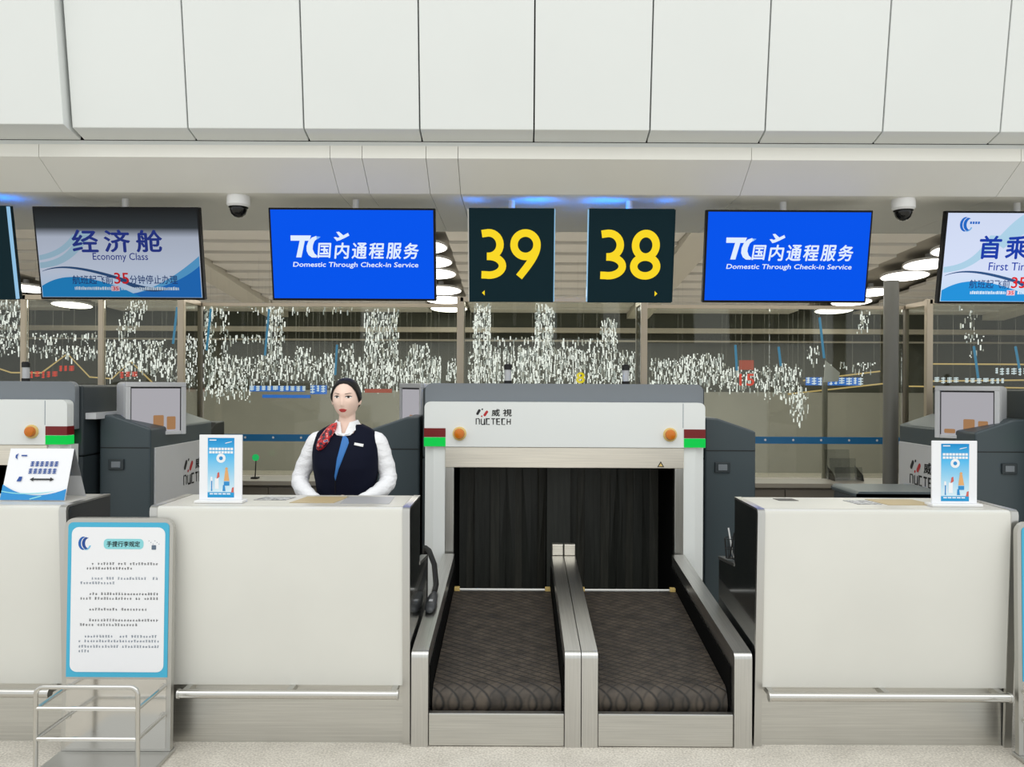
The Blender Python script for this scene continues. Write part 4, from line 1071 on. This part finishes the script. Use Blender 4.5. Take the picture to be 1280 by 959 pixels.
hang_sign('lit_lettering', 'red lit lettering hanging beyond the glass, over the scanner behind the tent sign', 'sign', 38, 70, 467, 476, M['red_sign'], marks=True)
hang_sign('lit_lettering', 'red lit lettering hung a little higher beside the golden zigzag', 'sign', 74, 95, 460, 468, M['red_sign'], marks=True)
hang_sign('lit_lettering', 'red lit lettering hanging above the white operator screen', 'sign', 150, 172, 467, 476, M['red_sign'], marks=True)
hang_sign('lit_board', 'long pale blue lit board with lettering, left of the woman’s head'.replace('’', ''), 'sign', 312, 380, 484, 491, M['white_sign'], marks=True, board=M['blue_sign'])
hang_sign('lit_board', 'short bright blue lit board with lettering beside the womans head', 'sign', 388, 408, 483, 494, M['white_sign'], marks=True, board=M['blue_sign'])
hang_sign('lit_strip', 'thin long blue lit strip hanging beyond the glass', 'sign', 328, 388, 495, 499, M['blue_sign'], Y=10.4, board=M['back_dark'])
hang_sign('lit_strip', 'thin red lit strip beyond the glass between woman and scanner', 'sign', 456, 490, 487, 492, M['dull_red'], board=M['back_dark'])
hang_sign('lit_board', 'pale blue lit board with lettering beside the round column', 'sign', 1008, 1076, 470, 480, M['white_sign'], marks=True, board=M['blue_sign'])
hang_sign('lit_lettering', 'white lit lettering hanging just above the operator screen past the round column', 'sign', 1168, 1196, 469, 477, M['white_sign'], marks=True)
hang_sign('lit_lettering', 'longer white lit lettering line hanging past the round column', 'sign', 1206, 1256, 470, 477, M['white_sign'], marks=True)
hang_sign('lit_lettering', 'white lit lettering with a blue cast hanging higher past the round column', 'sign', 1244, 1292, 457, 467, M['white_sign'], marks=True)
def light_line(pts, label, name='light_line', m='gold', r=.012, group=None):
    P3 = [(PX(a, Y), Y, PZ(b, Y)) for a, b, Y in pts]; Y = P3[0][1]
    t = thing(name, label, 'light', P3[0], group)
    MB().tube(P3, r, 6).build('tube', M[m], t)
    for q in ((P3[0], P3[-1]) if len(pts) > 2 or abs(P3[0][0] - P3[-1][0]) > .3 else (P3[0],)):
        MB().tube([q, (q[0], Y, ceil_at(q[0], Y))], .0008, 4).build('wire', M['wire'], t)
light_line([(-20, 458, 12.2), (14, 469, 12.2), (52, 469, 12.2), (84, 445, 12.2), (112, 474, 12.2), (140, 476, 12.2), (163, 454, 12.2), (190, 480, 12.2)], 'golden zigzag light line like mountain peaks beyond the glass')
light_line([(1165, 452.5, 12.4), (1290, 452.5, 12.4)], 'straight golden light line, the upper one past the round column')
light_line([(1165, 474, 12.6), (1290, 472, 12.6)], 'straight golden light line, the middle one past the round column')
light_line([(1130, 480.5, 12.8), (1290, 482, 12.8)], 'straight golden light line, the lowest one past the round column')
light_line([(985, 491, 12.4), (1108, 477, 12.4)], 'slanting golden light line beyond the glass, lower of two beside the round column')
light_line([(1004, 474, 12.6), (1100, 462, 12.6)], 'slanting golden light line beyond the glass, upper of two beside the round column')
for a, y0, b, y1 in ((1024, 395, 1030, 446), (919, 430, 921, 462), (973, 432, 976, 456), (263, 388, 258, 440), (336, 388, 331, 446), (421, 432, 419, 470), (221, 386, 216, 432), (1217, 430, 1223, 472), (1269, 430, 1275, 462)):
    light_line([(a, y0, 10.6), (b, y1, 10.6)], 'slim blue lit tube hanging beyond the glass', 'light_tube', 'blue_pole', .016, 'slim blue tubes beyond the glass')
# dark post and pale flag beyond the glass
t = thing('barrier_post', 'dark slim post beyond the glass beside the brochure holder', 'post', (PX(1031, 8.6), 8.6, 0))
MB().tube([(PX(1031, 8.6), 8.6, 0), (PX(1031, 8.6), 8.6, PZ(470, 8.6))], .03, 14).build('shaft', M['column'], t, smooth='auto')
MB().lathe([(.16, 0), (.16, .02), (.04, .04)], (PX(1031, 8.6), 8.6, 0), 20).build('base', M['column'], t, smooth='auto')
MB().prism_y([(PX(1030, 8.6), PZ(449, 8.6)), (PX(1048, 8.6), PZ(464, 8.6)), (PX(1046, 8.6), PZ(475, 8.6)), (PX(1028, 8.6), PZ(476, 8.6))], 8.56, 8.57).build('flag', M['offwhite'], t)

# ------------------------------------------------------------------ the woman behind the counter
M['skin'] = mat('skin', (243, 212, 196), 0.5, spec=.35)
M['hair'] = mat('black_hair', (20, 17, 16), 0.5, spec=.3, bump=(40, .25), stretch=(1, 6, 1))
M['vest'] = mat('navy_vest', (9, 14, 34), 0.85, spec=.2)
M['shirt'] = mat('white_shirt', (243, 243, 246), 0.7, bump=(26, .8), stretch=(1, 1, 1.8))
M['lips'] = mat('lipstick', (196, 62, 62), 0.35)
M['eye_w'] = mat('eye_white', (236, 232, 228), 0.3)
M['eye_d'] = mat('eye_dark', (34, 24, 20), 0.2)
M['brow'] = mat('eyebrow', (92, 70, 60), 0.7)
M['tie_blue'] = mat('blue_ribbon', (44, 112, 184), 0.55)
M['shoe'] = mat('black_shoe', (14, 14, 14), 0.25)
def scarf_mat():
    m = bpy.data.materials.new('patterned_silk_scarf'); m.use_nodes = True; nt = m.node_tree; b = nt.nodes['Principled BSDF']
    tc = nt.nodes.new('ShaderNodeTexCoord'); v = nt.nodes.new('ShaderNodeTexNoise'); v.inputs['Scale'].default_value = 48; v.inputs['Detail'].default_value = 4
    nt.links.new(tc.outputs['Object'], v.inputs['Vector']); rp = nt.nodes.new('ShaderNodeValToRGB'); e = rp.color_ramp.elements
    rp.color_ramp.interpolation = 'CONSTANT'
    e[0].position = 0; e[0].color = col(30, 30, 52); e[1].position = .43; e[1].color = col(178, 28, 34)
    for p, c in ((.53, (210, 52, 50)), (.60, (232, 206, 200)), (.64, (60, 84, 140))): q = e.new(p); q.color = col(*c)
    nt.links.new(v.outputs['Fac'], rp.inputs[0]); nt.links.new(rp.outputs[0], b.inputs['Base Color']); b.inputs['Roughness'].default_value = .4
    return m
M['scarf'] = scarf_mat()

WX, WY = PX(433.5, 4.12), 4.13
person = thing('person', 'woman in navy vest, white shirt and red scarf standing behind the counter', 'person', (WX, WY, 0))
# torso table: z, half width, half depth, centre depth
TOR = [(.84, .165, .115, .0), (.92, .168, .112, .0), (.99, .150, .102, -.002), (1.04, .142, .098, -.004), (1.10, .150, .106, -.008), (1.17, .162, .120, -.012), (1.23, .166, .116, -.008),
       (1.28, .165, .104, -.002), (1.315, .160, .090, .002), (1.342, .147, .076, .004), (1.362, .124, .066, .006), (1.378, .096, .060, .006), (1.392, .066, .054, .006), (1.405, .048, .048, .004)]
def tor(z):
    for a, b in zip(TOR, TOR[1:]):
        if a[0] <= z <= b[0]:
            k = (z - a[0]) / (b[0] - a[0]); return [a[i] + (b[i] - a[i]) * k for i in range(1, 4)]
    q = TOR[0] if z < TOR[0][0] else TOR[-1]; return list(q[1:])
def ring(z, rx, ry, cy, cx=0.0, n=40, p=2.35):
    out = []
    for k in range(n):
        a = 2 * math.pi * k / n; c, s = math.cos(a), math.sin(a)
        out.append((cx + rx * math.copysign(abs(c) ** (2 / p), c), cy + ry * math.copysign(abs(s) ** (2 / p), s), z))
    return out
body = MB()
body.rings([ring(z, rx - .006, ry - .006, cy) for z, rx, ry, cy in TOR] + [ring(1.43, .041, .044, .006), ring(1.475, .041, .046, .004)])
# legs
for s in (-1, 1):
    body.tube([(s * .085, .0, .90), (s * .09, .0, .72), (s * .085, -.005, .50), (s * .082, .012, .34), (s * .08, .012, .16), (s * .08, .015, .085)], [.085, .082, .055, .052, .036, .034], 18)
    body.tube([(s * .08, .045, .05), (s * .082, -.02, .045), (s * .088, -.13, .03)], [.036, .036, .026], 14)
# arms: shoulder, elbow, wrist
ARM = {-1: [(-.095, .005, 1.300), (-.148, .005, 1.298), (-.186, .004, 1.235), (-.230, -.004, 1.135), (-.230, -.035, 1.085), (-.185, -.098, 1.045), (-.125, -.150, 1.016), (-.082, -.172, 1.000)],
       1: [(.095, .005, 1.300), (.148, .005, 1.298), (.180, .004, 1.235), (.212, -.004, 1.135), (.212, -.035, 1.085), (.172, -.098, 1.045), (.112, -.150, 1.016), (.072, -.172, 1.000)]}
AR = [.030, .048, .043, .038, .037, .034, .028, .024]
for s in (-1, 1):
    body.tube(ARM[s], [r_ - .004 for r_ in AR], 18)
    # hand, fingers folded over the other hand
    dz = 0.0 if s < 0 else .022
    p0 = Vector(ARM[s][-1]); dirv = Vector((-s * .93, -.30, -.12)).normalized()
    palm = [p0 - dirv * .01, p0 + dirv * .025 + Vector((0, 0, dz * .6)), p0 + dirv * .055 + Vector((0, 0, dz)), p0 + dirv * .075 + Vector((0, 0, dz))]
    body.tube([tuple(q) for q in palm], [.024, .028, .029, .020], 14)
    for k in range(4):
        base = palm[2] + Vector((0, -.006 + .004 * k, .020 - .0135 * k)); L = (.062, .070, .066, .052)[k]
        body.tube([tuple(base), tuple(base + dirv * L * .5 + Vector((0, -.006, -.002))), tuple(base + dirv * L * .85 + Vector((0, .004, -.012))), tuple(base + dirv * L + Vector((0, .014, -.018)))], [.0085, .0082, .0076, .006], 10)
    tb = palm[1] + Vector((0, -.006, .022))
    body.tube([tuple(tb), tuple(tb + dirv * .028 + Vector((0, -.010, .014))), tuple(tb + dirv * .055 + Vector((0, -.010, .012)))], [.011, .0095, .0075], 10)
# head
HC = Vector((-.002, -.012, 1.519)); HA = R(-2)
ax_, ay_, az_ = .0675, .086, .0975
def gs(x, s): return math.exp(-(x / s) ** 2)
def jaw(z): 
    t = max(0.0, min(1.0, -z / az_)); return 1 - .17 * t ** 1.5
def bump_f(x, z):
    b = 0.0
    b += .0135 * gs(x, .0075) * (math.exp(-((z + .030) / .012) ** 2) if z < -.030 else math.exp(-((z + .030) / .034) ** 2))   # nose
    b += .003 * (gs(x - .009, .006) + gs(x + .011, .006)) * gs(z + .033, .007)                                                  # nostrils
    b -= .0065 * (gs(x - .030, .016) + gs(x + .030, .016)) * gs(z - .010, .013)                                                 # sockets
    b += .004 * gs(z - .028, .012) * gs(x, .045)                                                                                # brow
    b += .0055 * gs(x, .020) * gs(z + .056, .011)                                                                               # lips
    b -= .002 * gs(x, .022) * gs(z + .070, .006)
    b += .007 * gs(x, .022) * gs(z + .086, .014)                                                                                # chin
    b += .004 * (gs(x - .042, .018) + gs(x + .042, .018)) * gs(z + .022, .020)                                                  # cheeks
    return b
def head_pt(th, ph):   # th 0 = front
    cz = math.sin(ph); cr = abs(math.cos(ph)) ** .86
    x = ax_ * cr * math.sin(th); y = -ay_ * cr * math.cos(th); z = az_ * cz
    x *= jaw(z)
    if y > 0: y *= 1.02 + .0 * z
    elif z < 0: y *= 1 - .06 * (-z / az_) ** 2
    f = max(0.0, math.cos(th)) ** .5 if math.cos(th) > 0 else 0
    y -= bump_f(x, z) * f
    return Vector((x, y, z))
def front_y(x, z):
    lo = 0.0
    ph = math.asin(max(-1, min(1, z / az_))); cr = abs(math.cos(ph)) ** .86
    s = max(-1, min(1, x / (ax_ * cr * jaw(z)))); return head_pt(math.asin(s), ph).y
rotH = Matrix.Rotation(HA, 3, 'Z')
def hw(v): return tuple(rotH @ v + HC)
nT, nP = 96, 72
rings_ = [[hw(head_pt(2 * math.pi * k / nT, -math.pi / 2 + math.pi * j / nP)) for k in range(nT)] for j in range(1, nP)]
body.rings(rings_)
for s in (-1, 1):   # ears
    c = hw(Vector((s * .069, .006, -.004))); body.sphere(c, .010, .016, .030, 14, 10)
bo = body.build('body', M['skin'], person, local=True)
md = bo.modifiers.new('remesh', 'REMESH'); md.mode = 'VOXEL'; md.voxel_size = .0042
ms = bo.modifiers.new('smooth', 'SMOOTH'); ms.factor = .5; ms.iterations = 2
dg = bpy.context.evaluated_depsgraph_get(); me = bpy.data.meshes.new_from_object(bo.evaluated_get(dg))
bo.modifiers.clear(); bo.data = me
for p in me.polygons: p.use_smooth = True

def patch(pts, m, name, e=.0018, parent=bo):   # small flat-on-face shape from an outline of (x,z)
    cx = sum(p[0] for p in pts) / len(pts); cz = sum(p[1] for p in pts) / len(pts); mb = MB(); R_ = 3; n = len(pts)
    vs = [hw(Vector((cx, front_y(cx, cz) - e, cz)))]
    for q in range(1, R_ + 1):
        for x, z in pts:
            xx, zz = cx + (x - cx) * q / R_, cz + (z - cz) * q / R_; vs.append(hw(Vector((xx, front_y(xx, zz) - (e if q < R_ else e * .5), zz))))
    fs = [(0, 1 + k, 1 + (k + 1) % n) for k in range(n)]
    for q in range(R_ - 1):
        for k in range(n): fs.append((1 + q * n + k, 1 + (q + 1) * n + k, 1 + (q + 1) * n + (k + 1) % n, 1 + q * n + (k + 1) % n))
    mb.add(vs, fs); o = mb.build(name, m, person, local=True, smooth=True); return o
for s in (-1, 1):
    patch([(s * .030 + .0145 * math.cos(R(a)), .010 + (.0064 if math.sin(R(a)) > 0 else .0050) * math.sin(R(a))) for a in range(0, 360, 20)], M['eye_w'], 'eye', .0016)
    patch(arc(s * .0295, .0105, .0062, 0, 360, 14)[:-1], M['eye_d'], 'iris', .0024)
    lash = [(s * (.030 - .0155) + 0, .0105)] + [(s * .030 - s * .0155 * math.cos(R(a)), .0105 + .0075 * math.sin(R(a))) for a in (20, 45, 70, 95, 120, 145, 165)] + [(s * (.030 + .0180), .0140)] + [(s * .030 - s * .0145 * math.cos(R(a)), .0100 + .0050 * math.sin(R(a))) for a in (160, 130, 100, 70, 40, 15)]
    patch(lash, M['eye_d'], 'eyelash', .0026)
    brow = [(s * .014, .0262), (s * .024, .0288), (s * .036, .0306), (s * .048, .0288), (s * .036, .0278), (s * .024, .0258), (s * .014, .0236)]
    patch(brow, M['brow'], 'eyebrow', .0014)
up = [(-.0215, -.0540), (-.010, -.0500), (-.004, -.0488), (0, -.0500), (.004, -.0488), (.010, -.0500), (.0215, -.0540), (.010, -.0572), (0, -.0578), (-.010, -.0572)]
lo = [(-.0205, -.0548), (-.010, -.0576), (0, -.0582), (.010, -.0576), (.0205, -.0548), (.012, -.0645), (.005, -.0672), (-.005, -.0672), (-.012, -.0645)]
patch(up, M['lips'], 'lip', .0022); patch(lo, M['lips'], 'lip', .0026)

# hair: shell over the head outside the hairline, with a low bun
def hl(th):
    a = abs((math.degrees(th) + 180) % 360 - 180)
    pts = [(0, .078), (25, .074), (45, .060), (60, .036), (70, .008), (80, -.016), (100, -.036), (130, -.055), (180, -.060)]
    for (a0, z0), (a1, z1) in zip(pts, pts[1:]):
        if a0 <= a <= a1: k = (a - a0) / (a1 - a0); return z0 + (z1 - z0) * k
    return -.06
hm = MB(); nt_ = 72; rows = 26; RI = []; 
for j in range(rows + 1):
    r_ = []
    for k in range(nt_):
        th = 2 * math.pi * k / nt_; ph0 = math.asin(max(-.99, min(.99, hl(th) / az_))); ph = ph0 + (math.pi / 2 - .02 - ph0) * j / rows
        p = head_pt(th, ph); e = (.0085 + .0025 * abs(math.sin(th))) * min(1.0, .25 + j / 4.0)
        nrm = Vector((p.x / ax_ ** 2, p.y / ay_ ** 2, p.z / az_ ** 2)).normalized()
        r_.append(hw(p + nrm * e))
    RI.append(r_)
hm.rings(RI, cap=False); hm.f.append(tuple(len(hm.v) - nt_ + k for k in range(nt_)))
c = hw(Vector((0, .112, -.020))); hm.sphere(c, .042, .036, .040, 18, 12)
hm.build('hair', M['hair'], person, local=True, smooth=True, label='black hair pulled back into a bun')

# sleeves
for s in (-1, 1):
    pts = []; rr = []
    P_ = [Vector(p) for p in ARM[s]]
    # resample the arm smoothly
    def cr(p0, p1, p2, p3, t): return .5 * ((2 * p1) + (-p0 + p2) * t + (2 * p0 - 5 * p1 + 4 * p2 - p3) * t * t + (-p0 + 3 * p1 - 3 * p2 + p3) * t ** 3)
    for i in range(len(P_) - 1):
        for q in range(5):
            t_ = q / 5; a = P_[max(0, i - 1)]; d = P_[min(len(P_) - 1, i + 2)]
            pts.append(tuple(cr(a, P_[i], P_[i + 1], d, t_)))
            w = AR[i] + (AR[i + 1] - AR[i]) * t_
            fold = .0022 * math.sin(len(pts) * 1.9) * (1 if 10 < len(pts) < 30 else .35)
            rr.append(w + .006 + fold)
    pts.append(tuple(P_[-1])); rr.append(AR[-1] + .007)
    sl = MB().tube(pts, rr, 22).build('sleeve', M['shirt'], person, local=True, smooth=True)
    MB().tube([tuple(P_[-1] - (P_[-1] - P_[-2]).normalized() * .03), tuple(P_[-1] + (P_[-1] - P_[-2]).normalized() * .006)], [AR[-1] + .0105, AR[-1] + .009], 22).build('cuff', M['shirt'], sl, local=True, smooth='auto')
# vest
zs = [.90 + .012 * i for i in range(40)]; zs = [z for z in zs if z < 1.385] + [1.388]
def vring(z, e):
    rx, ry, cy = tor(z); out = ring(z, rx + e, ry + e, cy, n=120)
    if z > 1.334:   # round neckline: the front dips behind the collar
        k = min(1.0, (z - 1.334) / .012); out = [(x, y + .020 * k * max(0.0, 1 - (abs(x) / .066) ** 4) if y < cy else y, zz) for x, y, zz in out]
    return out
vm = MB(); vm.rings([vring(z, .007) for z in zs] + [vring(1.386, .000)], cap=False); vo = vm.build('vest', M['vest'], person, local=True, smooth=True, label='navy sleeveless vest')
def on_vest(x, z, e=.0):
    rx, ry, cy = tor(z); rx += .007; ry += .007; p = 2.35
    return (x, cy - ry * (max(0.0, 1 - abs(x / rx) ** p)) ** (1 / p) - e, z)
def vest_patch(pts, m, name, e=.003, R_=6, thick=False):
    cx = sum(p[0] for p in pts) / len(pts); cz = sum(p[1] for p in pts) / len(pts); n = len(pts); mb = MB()
    vs = [on_vest(cx, cz, e)]
    for q in range(1, R_ + 1):
        for x, z in pts: vs.append(on_vest(cx + (x - cx) * q / R_, cz + (z - cz) * q / R_, e if q < R_ else e * .4))
    fs = [(0, 1 + k, 1 + (k + 1) % n) for k in range(n)]
    for q in range(R_ - 1):
        for k in range(n): fs.append((1 + q * n + k, 1 + (q + 1) * n + k, 1 + (q + 1) * n + (k + 1) % n, 1 + q * n + (k + 1) % n))
    mb.add(vs, fs); return mb.build(name, m, person, local=True, smooth=True)
kx = 4.02 / F
wp = lambda px, py: ((px - 433.5) * kx, CAMZ + (VY - py) * 4.02 / F)
vest_patch([wp(433, 545.5), wp(436.5, 546.5), wp(440, 550), wp(441.5, 555), wp(437, 570), wp(431, 587), wp(426, 602), wp(425, 596), wp(428, 575), wp(431.5, 556)], M['tie_blue'], 'ribbon', .006)
vest_patch([wp(448.5, 554.5), wp(459.5, 556.5), wp(459, 560), wp(448, 557.5)], M['white'], 'name_badge', .006)
vest_patch([wp(425.2, 601), wp(426.2, 601), wp(425.4, 619), wp(424.4, 619)], M['hair'], 'vest_opening', .002)
# collar: standing band open at the throat, with shaped points
nC = 40; o0, o1 = [], []
for k in range(nC + 1):
    u_ = k / nC; a0 = R(-90 + 5 + 350 * u_); a1 = R(-90 + 26 + 308 * u_)
    f0 = max(0.0, -math.sin(a0)) ** 2; f1 = max(0.0, -math.sin(a1)) ** 2
    o0.append((.074 * math.cos(a0), .004 + .070 * math.sin(a0) - .030 * f0, 1.378 - .040 * f0)); o1.append((.056 * math.cos(a1), .003 + .054 * math.sin(a1) - .010 * f1, 1.410 - .012 * f1))
n = nC + 1
i0 = [(p[0] * .93, p[1] * .93 + .002, p[2]) for p in o0]; i1 = [(p[0] * .93, p[1] * .93 + .002, p[2]) for p in o1]
cm = MB().add(o0 + o1 + i1 + i0, [(r0 * n + k, r0 * n + k + 1, (r0 + 1) * n + k + 1, (r0 + 1) * n + k) for r0 in range(3) for k in range(nC)] + [(0, n, 2 * n, 3 * n), (nC, n + nC, 2 * n + nC, 3 * n + nC)])
cm.build('collar', M['shirt'], person, local=True, smooth='auto')
vest_patch([(-.050, 1.352), (0, 1.345), (.050, 1.352), (.034, 1.336), (0, 1.331), (-.034, 1.336)], M['shirt'], 'shirt_front', .005)
# scarf: knotted at the side of the neck and hanging over the vest
sp = [((-.052, 1.396), .014, .010), ((-.064, 1.380), .026, .018), ((-.076, 1.356), .033, .020), ((-.088, 1.330), .036, .020), ((-.099, 1.302), .034, .018), ((-.107, 1.278), .026, .015), ((-.111, 1.262), .010, .007)]
rg = []
for (x, z), w, d in sp:
    c = on_vest(x, min(z, 1.374)); rg.append([(x + w * math.cos(2 * math.pi * k / 20) * (1 + .10 * math.sin(6 * math.pi * k / 20)), c[1] - d * .5 + d * math.sin(2 * math.pi * k / 20) - .002, z + w * .30 * math.cos(2 * math.pi * k / 20)) for k in range(20)])
MB().rings(rg).build('scarf', M['scarf'], person, local=True, smooth=True, label='red patterned silk scarf')
# skirt and shoes
MB().rings([ring(z, rx, ry, 0) for z, rx, ry in ((1.0, .156, .110), (.92, .178, .122), (.84, .182, .128), (.70, .178, .126), (.56, .166, .118), (.52, .163, .116))]).build('skirt', M['vest'], person, local=True, smooth='auto')
for s in (-1, 1):
    MB().rings([ring(z, rx, ry, cy, s * .083, 20) for z, rx, ry, cy in ((.001, .040, .125, -.045), (.025, .043, .128, -.045), (.05, .042, .105, -.028), (.085, .040, .062, .012))]).build('shoe', M['shoe'], person, local=True, smooth='auto')
